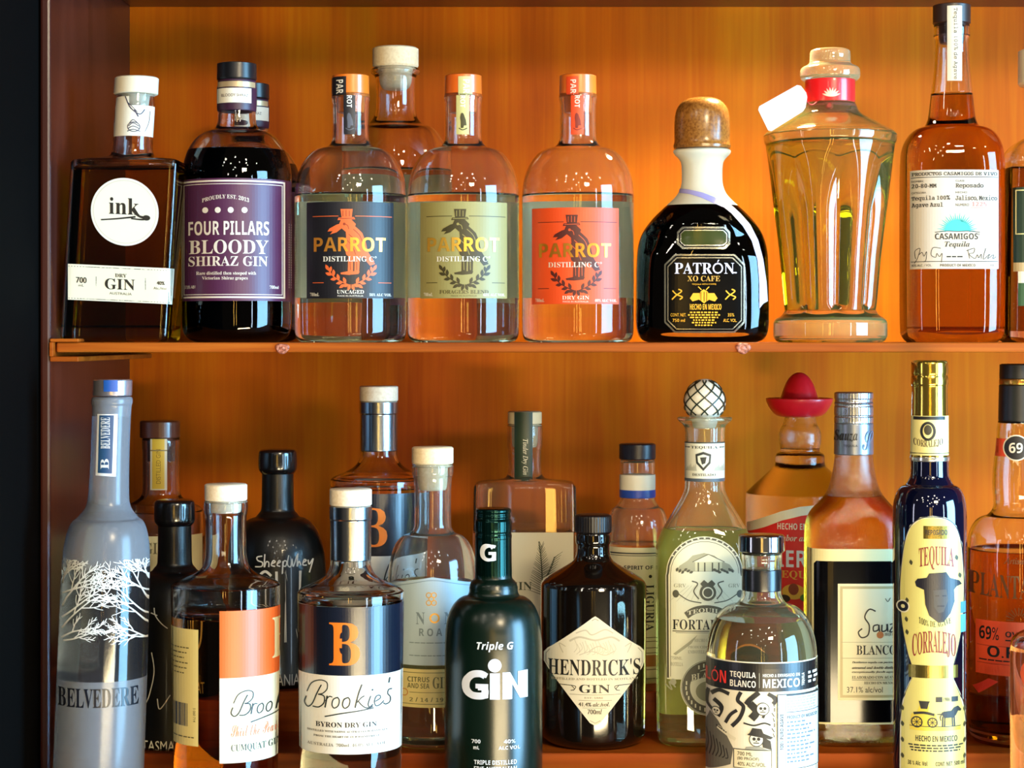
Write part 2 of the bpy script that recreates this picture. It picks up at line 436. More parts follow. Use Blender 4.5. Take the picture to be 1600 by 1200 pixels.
for nm, y0, y1, lv, mt, lb in (('rear_step', 1.592, ZW - .0003, 'A', TREAD, 'raised rearmost brown wooden step below the shelf, against the back panel'), ('middle_step', 1.507, 1.5918, 'B', TREAD, 'middle brown wooden step carrying the dark apothecary bottle'), ('front_step', 1.36, 1.5068, 'C', TREAD, 'lowest wooden step carrying the frontmost row of bottles')):
    o = box(nm, XP + .0002, 1.0, y0, y1, ZC - .40, LEVEL[lv], mt, None, .0012); o['label'] = lb; o['category'] = 'step'

K = lambda h, r=.5: M(h, r)
WH, INK, GOLD = M('f3efe2', .5), M('15130f', .5), M('d9a53a', .3, .8)
CREAM = M('e9dfc0', .55)

# ------------------------------------------------------------------ upper shelf
# square bottle with the round label
b = Bottle('gin_bottle', 'square amber bottle with round white label at the left end of the upper shelf', 189, 1.545, 'top',
    [(147, 29), (160, 30, 's'), (168, 31), (236, 30.5), (246, 36, 33, 2), (250, 60, 48, 5), (253, 80, 62, 12), (258, 83.5, 66, 14, 's'), (-14, 84, 66, 14), (-3, 83, 65, 14), (0, 79, 61, 12)], lean=.06, seg=112)
b.glass(CLEAR(), fill=268, foot=22, liq='dccb58')
b.part('stopper', [(121.5, 32), (123, 34, 's'), (147, 34.3, 's'), (148, 33), (148.2, 22), (190, 20), (191, 12)], M('efe3c8', .5))
l = Label(b, 'neck_label'); PW = M('ddd6c4', .55); NV = M('2a2a44', .5)
l.rect(178, 164, 245, 212, PW).rect(179, 150, 202, 168, PW)
l.stroke([(196, 150), (204, 168), (218, 178), (226, 170)], 1.6, NV).stroke([(210, 171), (216, 182)], 2.2, NV).stroke([(200, 160), (215, 175)], 1, NV)
for i in range(4): l.stroke([(199 + i, 205 - i * 4), (208, 202 - i * 5), (219 - i, 205 - i * 4)], 1.2, NV)
l.ring(209, 198, 10, 1.2, NV, 2, 8).stroke([(226, 205), (232, 190), (234, 172)], .8, NV).build()
l = Label(b, 'round_label', .045, 194); RW = M('ece7d8', .5)
l.disc(195, 331, 53, RW, 0, n=60).ring(195, 331, 49.5, .8, M('b9b2a0'), 1)
l.text('ink', 170.5, 309, 218, 335, INK, 'serif').stroke([(158, 345), (185, 342), (212, 338)], 2, INK, 3, 2.6).stroke([(206, 327), (216, 336), (226, 339)], 2.5, INK, 3, 4).disc(229, 339, 6, INK, 4, 4.2).stroke([(205, 341), (220, 342), (228, 341)], 2, INK, 3, 3).build()
l = Label(b, 'band_label', .045, 192); G1 = M('5a574c')
l.rect(106.2, 416, 274.5, 472, M('d6d2bd', .5), 0).rect(107, 419, 274, 420, G1).rect(107, 469, 274, 470, G1)
l.text('DRY', 180, 428, 198, 433.5, INK, 'serif').text('GIN', 164, 436, 211, 453, INK, 'serif').text('AUSTRALIA', 171, 457, 206, 461, G1, 'sans')
l.text('700', 119, 436, 135, 445, INK, 'ital').text('mL', 123, 447, 131, 450.5, INK).text('40%', 245, 437, 257, 442.5, INK, 'ital').text('Alc./Vol.', 240, 446, 261, 450, INK)
l.rect(149.7, 434, 150.7, 452, G1).rect(226.7, 433, 227.7, 451, G1).build()

# dark purple-label bottles
def purple(label, cx, Z, front, group=None):
    q = 1.56 / Z; yb = HY + .0023 * F / Z
    Y = lambda y: yb - (534.7 - y) * q
    b = Bottle('gin_bottle', label, cx, Z, 'top', [(Y(126), 28 * q), (Y(158), 28 * q), (Y(176), 29 * q), (Y(192), 30 * q), (Y(200), 33 * q)] + [(Y(y), r * q) for y, r in arc(204, 38, 282, 85.5)] + [(Y(300), 85.5 * q), (-40 * q, 85.5 * q), (-16 * q, 84 * q), (-5 * q, 76 * q), (0, 62 * q)], seg=80)
    b.glass(CLEAR(), fill=Y(238), foot=8, wall=4, liq='2a0f12')
    c = b.part('cap', [(Y(99.5), 27 * q), (Y(100.5), 30.5 * q, 's'), (Y(124), 31 * q, 's'), (Y(126), 30 * q)], M('101014', .32))
    b.part('neck_band', [(Y(126.5), 29 * q), (Y(128), 29.6 * q), (Y(135), 29.8 * q), (Y(136), 31 * q), (Y(161), 31 * q), (Y(174), 30.5 * q), (Y(175), 28.5 * q)], M('33142c', .45))
    l = Label(b, 'neck_label'); X = lambda x: cx + (x - 368.5) * q
    pr = b.prof
    if True:
        z = b.prof; b.prof = b.expand([(Y(90), 31.2 * q), (Y(180), 31.2 * q)], smooth=False)
        l.rect(X(339), Y(126.5), X(397), Y(135), M('b99f78', .35, .4)).rect(X(338), Y(137), X(391 if front else 398), Y(160), M('efe8d6'))
        l.text('BLOODY SHIRAZ', X(345), Y(146), X(386), Y(150.5), M('5a4a4a')); l.build(); b.prof = z
    l = Label(b); P = M('4a2042', .42); WT = M('f3ece0', .5)
    l.rect(X(283.5), Y(278), X(455.5), Y(470), P, 0)
    if front:
        l.frame(283.7, 281, 445, 465.5, 2.6, WT, 1).frame(287.5, 286.5, 441, 460.5, 1, WT, 1)
        l.text('PROUDLY EST. 2013', 316, 303.5, 389, 310, WT, 'serif', 2, bend=6)
        for x in (321, 340.5, 360.5, 382): l.disc(x, 328, 4.6, WT, 2)
        l.text('FOUR PILLARS', 295, 345, 420, 367, WT, 'sansb').text('BLOODY', 296, 374.5, 419, 396.5, WT, 'serif').text('SHIRAZ GIN', 295, 400, 418, 415.5, WT, 'serif')
        l.text('Rare distilled then steeped with', 307, 424, 400, 430.5, WT, 'serif').text('Victorian Shiraz grapes', 316, 431.8, 387, 438, WT, 'serif').text('37.8% ABV', 289, 445.5, 306, 450.5, WT).text('700ml', 421, 445.5, 435, 450.5, WT, 'serif')
        for i in range(26): l.rect(450.5, 346 + i * 4, 454.5, 348.4 + i * 4, M('b9a3b0'), 1)
    l.build()
purple('dark round-shouldered bottle with white-framed purple label and black cap, second from left on upper shelf', 370, 1.56, True)
purple('dark purple-banded bottle half hidden behind the purple-label bottle', 392, 1.685, False)

# three bottles of one distillery, with a top-hatted bird on the label
def bird(l, dx, dy, c, c2):
    P = lambda pts, m=c, ly=2: l.poly([(x + dx, y + dy) for x, y in pts], m, ly)
    P([(532, 326.5), (551, 326.5), (549.5, 340), (534, 340)]); P([(529, 340), (553, 339), (555, 342.5), (527.5, 344)])
    P([(533, 343), (549, 343), (556, 350), (552, 362), (540, 362), (533, 356), (530, 350)])
    P([(533, 349), (526, 351), (515, 357), (512, 361.5), (520, 361), (516, 366), (526, 363), (535, 356)])
    P([(540, 358), (553, 352), (560, 358), (566, 364), (571, 377), (574, 392), (579, 400), (585, 409), (576, 408), (568, 402), (560, 403), (548, 403), (541, 398), (538, 384), (541, 370)])
    P([(544, 402), (552, 402), (551.5, 425), (543.5, 425)]); P([(554, 402), (562, 402), (561, 425), (553.5, 425)])
    P([(570, 400), (578, 402), (586, 412), (578, 415), (572, 408)])
    P([(532, 426), (545, 423.5), (562, 424), (560, 428), (545, 429.5), (533, 428.5)])
    for a in ([(536, 329), (536, 338)], [(541, 328), (541, 338)], [(546, 329), (546, 338)], [(545, 366), (555, 376), (560, 392)], [(541, 374), (550, 384), (556, 398)], [(552, 358), (562, 368), (568, 384)], [(537, 350), (543, 352), (545, 358)], [(547, 406), (547.5, 422)], [(557, 406), (557.5, 422)], [(530, 341.5), (553, 341)]):
        l.stroke([(x + dx, y + dy) for x, y in a], 1, c2, 3)
    l.disc(538 + dx, 350 + dy, 2.1, c2, 3)
    for s in (-1, 1):
        l.stroke([(548.5 + s * 2 + dx, 446 + dy), (548.5 + s * 15 + dx, 440 + dy), (548.5 + s * 27 + dx, 432 + dy), (548.5 + s * 36 + dx, 420 + dy)], 1.6, c, 2)
        for (x, y, a) in [(8, 446, .3), (10, 438, -1.2), (18, 442, .2), (20, 433, -1.3), (27, 436, .1), (27, 426, -1.5), (35, 428, -.4), (32, 421, -1.8), (37, 418, -1.1), (14, 447, .6), (3, 449, 1.2)]:
            l.poly(leaf(548.5 + s * x + dx, y + dy, 11, 5, a if s > 0 else math.pi - a), c, 2)
def parrot(label, cx, lx, dy, bg, capc, strip, birdc, bird2, wordc, white, sub, blend, tail):
    b = Bottle('gin_bottle', label, cx, 1.56, 'top', [(148, 29), (151, 30), (158, 29.5), (163, 28), (212, 28), (222, 29.5), (228, 34)] + arc(231, 40, 305, 87.5) + [(330, 87.5), (-20, 87.5), (-8, 86), (-2, 81), (0, 72)], seg=80)
    b.glass(CLEAR(.005), fill=306, foot=40, wall=4.5, liq='fbfff8')
    b.back_label(80, 312, 464, 'f4f2e6')
    d = cx - 548
    st = b.part('stopper', [(117.5, 25), (119, 28.5, 's'), (147, 29, 's'), (148, 28), (148.3, 22), (176, 21.5), (177, 18)], M(capc, .35, 0, .4))
    l = Label(b, 'neck_label'); keep = b.prof
    b.prof = b.expand([(117, 29.2), (148.5, 29.2)], smooth=False); SC = M(strip[0], .45); SW = M(strip[1], .5)
    x0, x1 = strip[2] + d, strip[3] + d
    l.rect(x0, 119, x1, 148, SC).text('PAR', x0 + (x1 - x0) * .35, 124, x0 + (x1 - x0) * .8, 146, SW, 'sansb', rot=-90)
    b.prof = keep
    x0, x1 = strip[4] + d, strip[5] + d; m = (x0 + x1) / 2; BD = M(strip[6], .5)
    l.rect(x0, 148.5, x1, 210, SC).text('ROT', m - 4, 149, m + 4, 168, SW, 'sansb', rot=-90)
    l.poly([(m - 3, 178), (m - 1, 176), (m + 1.5, 178), (m + 5, 188), (m + 6, 196), (m + 2, 196), (m + 1, 200), (m - 3, 200), (m - 3, 190), (m - 4, 184)], BD, 2).stroke([(m - 6, 200), (m, 203), (m + 7, 200)], 1.5, BD).build()
    l = Label(b); dx, WT = lx - 547, M(white, .5); BG = M(bg, .45)
    l.rect(479.5 + dx, 315 + dy, 614.5 + dx, 466 + dy, BG, 0)
    LN = M(white, .5) if bg == '14141c' else M(bird2, .5)
    for (p, q, y) in [(489, 529, 337), (555, 612, 337), (489, 506, 441), (591, 611, 441)]: l.rect(p + dx, y + dy, q + dx, y + dy + 1, M(birdc, .5), 1)
    bird(l, dx, dy, M(birdc, .5), M(bird2, .5))
    l.text('PARROT', 491 + dx, 370.5 + dy, 602 + dx, 393 + dy, M(wordc, .3, .65), 'sansb', 4)
    l.text('DISTILLING C°', 505 + dx, 400 + dy, 588 + dx, 408.5 + dy, WT, 'serif', 4)
    SB = M(sub, .5); c = 547.5 + dx; w = 21 if len(blend) < 10 else 38
    l.text(blend, c - w, 453 + dy, c + w, 459 + dy, SB, 'serif').text('MADE IN AUSTRALIA', c - 20, 461 + dy, c + 20, 463.5 + dy, SB).text('700mL', 485 + dx, 457 + dy, 499 + dx, 462.5 + dy, WT, 'serif').text(tail, 577 + dx, 458 + dy, 611 + dx, 462.5 + dy, WT, 'serif').build()
parrot('clear round-shouldered bottle with black label showing an orange bird in a top hat', 548, 547, 0, '14141c', 'e8771c', ('14141c', 'f2efe6', 518, 541, 537, 555, '4a4e5a'), 'ee6a30', '8a2c10', 'f0a040', 'f4f0e4', 'f4f0e4', 'UNCAGED', '56% ALC VOL')
parrot('clear round-shouldered bottle with olive gold label showing a dark bird in a top hat', 724, 724.5, 0, '8c8450', 'd8641c', ('b9b070', 'f4f0e0', 540, 562, 537, 557, '3a3414'), '352d0e', '8a7e44', 'f0b848', 'f4f0e0', '4a4220', 'FORAGERS BLEND', '42% ALC VOL')
parrot('clear round-shouldered bottle with bright orange label showing a maroon bird in a top hat', 903, 899, 9, 'f0521c', 'e8711c', ('e0481c', 'f6e6d0', 530, 549, 537, 557, '7a1c10'), '4a140c', 'c04a24', 'c8862c', 'f6e0cc', 'f6e0cc', 'DRY GIN', '40% ALC VOL')

# tall bottle with the big beige stopper, behind
b = Bottle('gin_bottle', 'tall clear bottle with wide beige stopper standing behind the black and olive labels', 618, 1.7, 'top', [(107, 36), (110, 38.5), (115, 38.5), (118, 34), (122, 31), (168, 31), (182, 33), (192, 40)] + arc(196, 46, 270, 86) + [(300, 87), (-8, 86), (0, 76)])
b.glass(CLEAR(), fill=268, foot=24, liq='fbfbee'); b.back_label(84, 272, 470, 'f1ecd8')
b.part('stopper', [(75, 33), (77, 36, 's'), (103, 36, 's'), (106, 34), (107, 27), (130, 25), (139, 21), (141, 14)], PALEWOOD())

# squat dark bottle with cork dome
b = Bottle('tequila_bottle', 'squat dark bottle with cork ball stopper and chamfered black and gold label', 1097, 1.56, 'top',
    [(231, 34), (234, 45), (240, 45), (248, 36), (256, 32), (280, 31.5), (292, 33), (304, 38), (316, 50), (328, 64), (342, 78), (360, 92), (380, 100), (405, 103, 60, 3), (-30, 104, 60, 3), (-12, 101, 58, 3), (-3, 94, 54, 3), (0, 84, 48, 3)], depth=.72, seg=88)
b.prof = [(z, a, min(d, .030 if a > .02 else a), n) for z, a, d, n in b.prof]
b.glass(glass('eef2ea', .03), fill=322, foot=22, wall=4, liq='0a0a07', frost=(frosted('f4f2e8', .3, .55, 'e8e2cc'), [(225, 322)]))  # neck band painted pale for the lamp's glare; that glass is clear
b.back_label(98, 330, 505, '0b0b09')
b.part('stopper', [(152.5, 10), (154, 22), (160, 33), (170, 40), (184, 43), (205, 43.5), (222, 43), (228, 45, 's'), (232, 44, 's'), (233, 24), (258, 22), (259, 14)], cork('6e4218', '8e5e28', .22))
l = Label(b, 'embossed_frame', vcut=True); SV = M('9a9a8c', .25, .9); BK = M('040404', .2, 0, 0, .2)
def cham(x0, y0, x1, y1, c): return [(x0 + c, y0), (x1 - c, y0), (x1, y0 + c), (x1, y1 - c), (x1 - c, y1), (x0 + c, y1), (x0, y1 - c), (x0, y0 + c)]
l.poly(cham(1058, 354, 1141, 389, 8), SV, 0).poly(cham(1061, 357, 1138, 386, 7), BK, 1).poly(cham(1063, 359, 1136, 384, 6), M('c9c9b8', .25, .9), 2).poly(cham(1064.5, 360.5, 1134.5, 382.5, 5), M('2c3410', .2), 3).build()
l = Label(b, vcut=True); GD = M('d2a02c', .35, .5); LV = M('dcd6ea', .4)
l.poly(cham(1038, 397, 1164, 520, 16), SV, 0).poly(cham(1040.5, 399.5, 1161.5, 517.5, 15), BK, 1).poly(cham(1043, 402, 1159, 515, 14), M('b0b0a2', .25, .9), 2).poly(cham(1044.5, 403.5, 1157.5, 513.5, 13.5), BK, 3)
l.text('PATRÓN', 1054, 406, 1147, 428, LV, 'serif', 4).rect(1143, 425, 1151, 427, LV, 4).text('XO CAFE', 1074, 431, 1125, 439.5, M('b8862c'), 'serif', 4).text('TEQUILA WITH COFFEE', 1081, 443, 1119, 445.5, GD, 'sans', 4)
l.poly([(1099.5, 452), (1106, 456), (1108, 468), (1100, 474), (1092, 468), (1094, 456)], GD, 4).poly([(1106, 458), (1116, 458), (1121, 466), (1117, 471), (1107, 468)], GD, 4).poly([(1093, 458), (1083, 458), (1078, 466), (1082, 471), (1092, 468)], GD, 4).stroke([(1096, 453), (1091, 448)], 1.4, GD, 4).stroke([(1103, 453), (1108, 448)], 1.4, GD, 4)
for x in (1095, 1100, 1104): l.rect(x - .5, 456, x + .5, 471, BK, 5)
for sx in (1058, 1141): l.stroke([(sx - 8, 468), (sx - 2, 462), (sx + 7, 455), (sx + 2, 452)], 2, GD, 4).stroke([(sx - 7, 454), (sx - 1, 460), (sx + 8, 464), (sx + 4, 468)], 2, GD, 4)
l.text('HECHO EN MEXICO', 1078, 475, 1127, 484, GD, 'sansb', 4)
for i, (w, y) in enumerate([(22, 487), (25, 491), (22, 495), (17, 499), (19, 503), (14, 507)]): l.tiny(1100 - w, 1100 + w, y, 2.2, GD, 7, 4)
l.text('CONT. NET.', 1048, 489.5, 1072, 494.5, GD, 'sans', 4).text('750 ml', 1051, 498, 1070, 503, GD, 'sans', 4).text('35%', 1137, 489.5, 1147, 494.5, GD, 'sans', 4).text('ALC. VOL.', 1130, 498, 1151, 503, GD, 'sans', 4).build()
RB = M('8d86b8', .5); V, Fc = [], []
pts = [(1062, 296), (1075, 299), (1092, 303), (1108, 309), (1121, 316), (1127, 322)]
l = Label(b, 'ribbon', vcut=True); l.poly([(1062, 293), (1078, 296), (1098, 301), (1116, 308), (1129, 315), (1129, 323), (1114, 317), (1096, 309), (1078, 303), (1062, 300)], RB, 3)
l.poly([(1129, 305), (1140, 318), (1156, 332), (1172, 350), (1184, 374), (1192, 405), (1197, 440), (1199, 470), (1192, 474), (1186, 482), (1186, 440), (1183, 405), (1174, 375), (1160, 352), (1142, 332), (1129, 322)], M('c8c4e0', .5), 3).build()

# faceted decanter
def fl(z):
    t = (z - ZC + .0023) / .15
    return .17 * max(0, min(1, (t - .12) * 14)) * max(0, min(1, (.98 - t) * 3.2)) if t < .98 else 0
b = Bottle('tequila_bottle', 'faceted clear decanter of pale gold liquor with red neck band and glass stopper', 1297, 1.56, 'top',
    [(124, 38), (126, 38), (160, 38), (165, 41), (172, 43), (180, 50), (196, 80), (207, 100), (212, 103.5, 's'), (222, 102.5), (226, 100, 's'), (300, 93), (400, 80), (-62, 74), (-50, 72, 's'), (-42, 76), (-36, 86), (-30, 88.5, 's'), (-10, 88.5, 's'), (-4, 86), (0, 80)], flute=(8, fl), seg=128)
b.glass(frosted('ffffff', 0, .035, 'e8e08a'), fill=222, foot=46, wall=8, liq='eeec7c', frost=(frosted('fffff0', 0, .14, 'f0eca0'), [(496, 540)]))  # pale yellow diffuse paints lamplight glowing through clear glass, strongest at the base
b.part('stopper', [(76.5, 20), (78, 29), (82, 31.5), (97, 31.5), (101, 34), (106, 45), (112, 46.5), (122, 46.5), (126, 42), (127, 30), (150, 26), (152, 14)], frosted('ffffff', 0, .12, 'ece8b0'), label='clear glass stopper')
b.part('neck_band', [(124.5, 38.4), (128, 39), (160, 39), (162, 38.4)], M('c8141c', .3, 0, .3))
b.part('cord', [(163, 38.5), (164, 40.5), (168, 41), (169, 39)], M('7a1014', .6)); 
l = Label(b, 'seal'); k = b.prof; b.prof = b.expand([(120, 39.6), (175, 39.6)], smooth=False)
PK = M('f0c8b0', .4)
for a in range(-70, 71, 20): l.poly(leaf(1299 + 13 * math.sin(math.radians(a)) * .6, 151 - 13 * math.cos(math.radians(a)) * .6, 15, 3, math.radians(a - 90)), PK, 1)
l.disc(1296, 166, 6, M('7c0c14', .25), 6).disc(1296, 165, 3.5, M('c03038', .2), 8).build(); b.prof = k
# white price tag hung on the decanter's neck
def slab(name, pts, th, mat, parent):
    n = len(pts); V = list(pts) + [(x, y + th, z) for x, y, z in pts]
    Fc = [tuple(range(n)), tuple(range(2 * n - 1, n - 1, -1))] + [(i, n + i, n + (i + 1) % n, (i + 1) % n) for i in range(n)]
    return mesh_obj(name, V, Fc, mat, parent, smooth=False)
Zt = 1.512
tg = thing('hang_tag', 'blank white card tag tilted against the neck of the faceted decanter', 'tag', (wx(1220, Zt), Zt, wz(170, Zt)))
cr = []
Q = [(1183, 168), (1249, 131), (1262, 148), (1258, 172), (1202, 207)]
for i, p in enumerate(Q):
    a, c = Q[i - 1], Q[(i + 1) % len(Q)]
    for q in (a, c):
        L_ = math.hypot(q[0] - p[0], q[1] - p[1]); cr.append((p[0] + (q[0] - p[0]) / L_ * 4, p[1] + (q[1] - p[1]) / L_ * 4))
slab('card', [(wx(x, Zt), Zt, wz(y, Zt)) for x, y in cr], .0006, M('f8f6f0', .6), tg)
V, Fc = [], []
for i in range(9):
    t = i / 8; p = (wx(1256, Zt) * (1 - t) + wx(1270, 1.56) * t, Zt + t * .028, wz(150, Zt) * (1 - t) + wz(164, 1.56) * t - .004 * math.sin(math.pi * t))
    for j in range(6): V.append((p[0] + .0005 * math.cos(j), p[1] + .0005 * math.sin(j * 1.05), p[2] + .0005 * math.sin(j * 1.05)))
for i in range(8):
    for j in range(6): q = (j + 1) % 6; Fc.append((i * 6 + j, i * 6 + q, i * 6 + 6 + q, i * 6 + 6 + j))
mesh_obj('string', V, Fc, M('a01820', .7), tg)

# amber bottle with typed label
b = Bottle('tequila_bottle', 'amber bottle with typewritten white label and blue half sun on upper shelf', 1487, 1.56, 'top',
    [(38, 26), (40, 28), (56, 28, 's'), (60, 26.5), (72, 26), (100, 27.5), (150, 32.5), (184, 36), (192, 39), (196, 41)] + [(y, r, r * .94, 2 + (r - 44) / 34 * 1.2) for y, r in arc(199, 45, 250, 77)] + [(265, 77.5, 72, 3.4), (-22, 77.5, 72, 3.4), (-8, 75, 70, 3.2), (0, 67, 62, 3)], seg=96)
b.glass(CLEAR(), fill=150, foot=20, liq='dcc080')
b.part('stopper', [(8, 26), (9, 29, 's'), (37, 29, 's'), (38, 27), (38.3, 20), (68, 19.5), (69, 14)], M('2a1a14', .4))
l = Label(b, 'strip_seal'); k = b.prof; PP = M('c9bda6', .6)
b.prof = b.expand([(2, 29.3), (38, 29.3), (57, 28.4), (60, 26.6), (100, 27.7), (150, 32.7)], smooth=False)
l.rect(1480, 8.5, 1503, 126, PP).text('Tequila 100% de Agave', 1489, 12, 1497, 124, INK, 'mono', rot=-90).build(); b.prof = k
l = Label(b); LB = M('baaf9e', .55); RD = M('e88080')
l.rect(1423, 265, 1560, 420, LB, 0).text('PRODUCTOS CASAMIGOS DE VIVO', 1425, 268.5, 1557, 274, INK, 'mono').rect(1424, 276, 1559, 277, INK, 1)
l.text('NOMBRE', 1425, 281, 1443, 284, INK).text('20-80-MM', 1425, 286.5, 1463, 293, INK, 'mono').text('CLASE', 1493, 281, 1507, 284, INK).text('Reposado', 1493, 286, 1536, 295, INK, 'mono')
l.text('CATEGORIA', 1425, 299, 1447, 302, INK).text('Tequila 100%', 1425, 305, 1484, 314, INK, 'mono').text('HECHO', 1493, 299, 1511, 302, INK).text('Jalisco, Mexico', 1493, 305, 1557, 314, INK, 'mono').text('Agave Azul', 1425, 316, 1473, 325, INK, 'mono').text('NUMERO', 1493, 318, 1514, 322, INK).text('1225', 1519, 315.5, 1541, 322.5, RD, 'mono').rect(1517, 324, 1556, 324.7, RD, 1)
TQ = M('2aa39c', .5)
l.disc(1496, 361, 20, TQ, 2, 18, a0=180, a1=360)
for i in range(25):
    a = math.radians(180 + 7.5 * i); x, y = math.cos(a), math.sin(a); r = 33 if i % 2 else 29
    l.poly([(1496 + x * 18 - y * 1.3, 361 + y * 16 + x * 1.3), (1496 + x * r, 361 + y * r * .93), (1496 + x * 18 + y * 1.3, 361 + y * 16 - x * 1.3)], TQ, 2)
l.stroke([(1461, 363), (1478, 361), (1496, 361.5), (1514, 361), (1531, 363)], 1, INK, 3)
l.text("CASAMIGOS'", 1461, 364.5, 1530, 374, INK, 'sansb').text('Tequila', 1476, 377, 1515, 388, INK, 'bital')
for P in ([(1431, 404), (1430, 392), (1438, 388), (1434, 403), (1429, 411)], [(1436, 398), (1441, 394), (1444, 400), (1448, 393), (1447, 406), (1443, 409)], [(1470, 388), (1458, 387), (1455, 398), (1462, 402), (1464, 396), (1468, 401), (1472, 396), (1471, 410)], [(1512, 390), (1515, 404)], [(1510, 392), (1522, 388), (1521, 395), (1514, 397), (1523, 404), (1527, 398), (1529, 403), (1533, 397), (1533, 404)], [(1540, 388), (1536, 405), (1546, 397), (1543, 404), (1552, 398), (1551, 404), (1556, 401)]): l.stroke(P, .9, INK, 2)
l.tiny(1479, 1505, 400, 2, INK, 3).rect(1424, 408, 1559, 409, INK, 1).text('40% ALC. / VOL.', 1425, 412.5, 1456, 416, INK).text('PRODUCT OF MEXICO', 1469, 412.5, 1524, 416.5, INK, 'sansb').text('1L', 1548, 412.5, 1554, 416, INK).build()

# bottle cut by the right edge of the photograph
b = Bottle('liquor_bottle', 'amber square-bodied bottle with cream stopper and green label at right end of upper shelf', 1646, 1.56, 'top',
    [(134, 28), (140, 30), (200, 31), (214, 40, 36), (222, 58, 46, 3), (236, 71, 56, 5), (252, 75, 60, 6), (300, 76, 60, 6), (-14, 79, 62, 6), (-4, 78, 60, 6), (0, 72, 56, 6)], seg=96)
b.glass(CLEAR(), fill=265, foot=18, liq='c8b070')
b.part('stopper', [(78, 50), (80, 54, 's'), (130, 54, 's'), (133, 52), (134, 26), (160, 25), (161, 18)], M('d8cba8', .5))
l = Label(b); GN = M('1c3020', .4)
l.rect(1584, 292, 1708, 410, GN, 0).frame(1587, 296, 1705, 366, 1.6, M('d8d090'), 1).rect(1584, 410, 1708, 424, M('b09a70'), 0).rect(1591, 424, 1700, 442, M('d8d2bc'), 0).rect(1591, 442, 1700, 478, M('2c5030'), 0).text('RESERVE', 1605, 318, 1690, 340, M('d8d090'), 'serif').build()

# ------------------------------------------------------------------ back step of the riser
SILV = M('b9bcc0', .28, .9)
# clear bottle with brown cap, far left
b = Bottle('gin_bottle', 'clear bottle with brown cap and yellow neck seal behind the frosted bottle', 252, 1.72, 'A',
    [(684, 28), (686, 30), (700, 30), (704, 29), (765, 29), (776, 31), (784, 42), (790, 58), (798, 66, 's'), (820, 67), (-10, 67), (-3, 64), (0, 56)])
b.glass(CLEAR(), fill=850, foot=22, liq='f6f2e6')
b.part('stopper', [(657, 29), (659, 31, 's'), (683, 31, 's'), (684, 29), (684.2, 22), (720, 21)], M('5a2c16', .3, 0, .5), dx=-2)
l = Label(b, 'neck_label'); k = b.prof; b.prof = b.expand([(680, 30.3), (780, 30.3)], smooth=False)
l.rect(235, 686, 261, 766, M('d8d2b8', .5)).rect(238, 686, 257, 764, M('d8b43c', .4), 1).text('DISTILLED GIN', 244, 702, 251, 756, M('8a6a1c'), 'sans', rot=90).rect(235, 703, 261, 705, M('8a7a50'), 2).build(); b.prof = k
Label(b).rect(190, 838, 315, 1000, M('d8cc9a', .55)).text('GIN', 225, 848, 260, 866, M('6a6040'), 'serif').build()

# matt black chalk-lettered bottles
BLK = M('090908', .36, 0, .2, .4); CH = M('dcd8cc', .7)
def chalk(label, cx, Z, lvl, q, cy, texts, dx):
    Y = lambda y: cy + (y - 702) * q
    b = Bottle('gin_bottle', label, cx, Z, lvl, [(Y(703), 20 * q), (Y(706), 24 * q), (Y(742), 24.5 * q), (Y(790), 25 * q), (Y(798), 26 * q), (Y(802), 30 * q)] + [(Y(y), r * q) for y, r in arc(808, 34, 890, 75)] + [(Y(930), 76 * q), (-12, 76 * q), (-4, 73 * q), (0, 64 * q)])
    b.solid(BLK)
    b.part('wax_cap', [(Y(701.5), 22 * q), (Y(703), 28 * q), (Y(708), 30 * q), (Y(732), 30.5 * q), (Y(737), 28 * q), (Y(740), 25.2 * q)], M('0a0a0b', .2, 0, .6))
    l = Label(b, 'chalk_lettering', vcut=True)
    for t in texts: l.text(t[0], *t[1:5], CH, t[5], 1)
    return b, l
b, l = chalk('black bottle with chalky handwriting and tall chalk letters on the back step', 434, 1.635, 'A', 1, 702, [('TASMANIA', 396, 1054, 468, 1072, 'sans')], 0)
l.build(); l = Label(b, 'chalk_handwriting', vcut=True)
for P in ([(410, 869), (402, 871), (403, 876), (410, 879), (409, 885), (399, 886)], [(414, 866), (413, 886), (416, 878), (420, 879), (420, 886)], [(424, 881), (430, 878), (427, 876), (424, 883), (430, 885)], [(433, 881), (438, 878), (436, 876), (433, 883), (438, 885)], [(442, 877), (441, 897), (443, 878), (448, 878), (446, 885), (442, 884)], [(451, 868), (449, 882), (454, 886), (456, 874), (458, 886), (464, 868)], [(465, 866), (464, 886), (467, 878), (470, 885)], [(473, 881), (478, 878), (475, 876), (473, 884), (479, 885)], [(481, 877), (483, 884), (489, 876), (483, 897)]): l.stroke(P, 2, CH, 1)
for P in ([(424, 900), (414, 893), (404, 905), (400, 940), (402, 985), (412, 1004), (423, 996), (424, 960), (414, 958)], [(432, 893), (434, 1004)], [(446, 1004), (446, 893), (466, 1004), (469, 893)]): l.stroke(P, 4, CH, 1, smooth=len(P) > 5)
l.build()
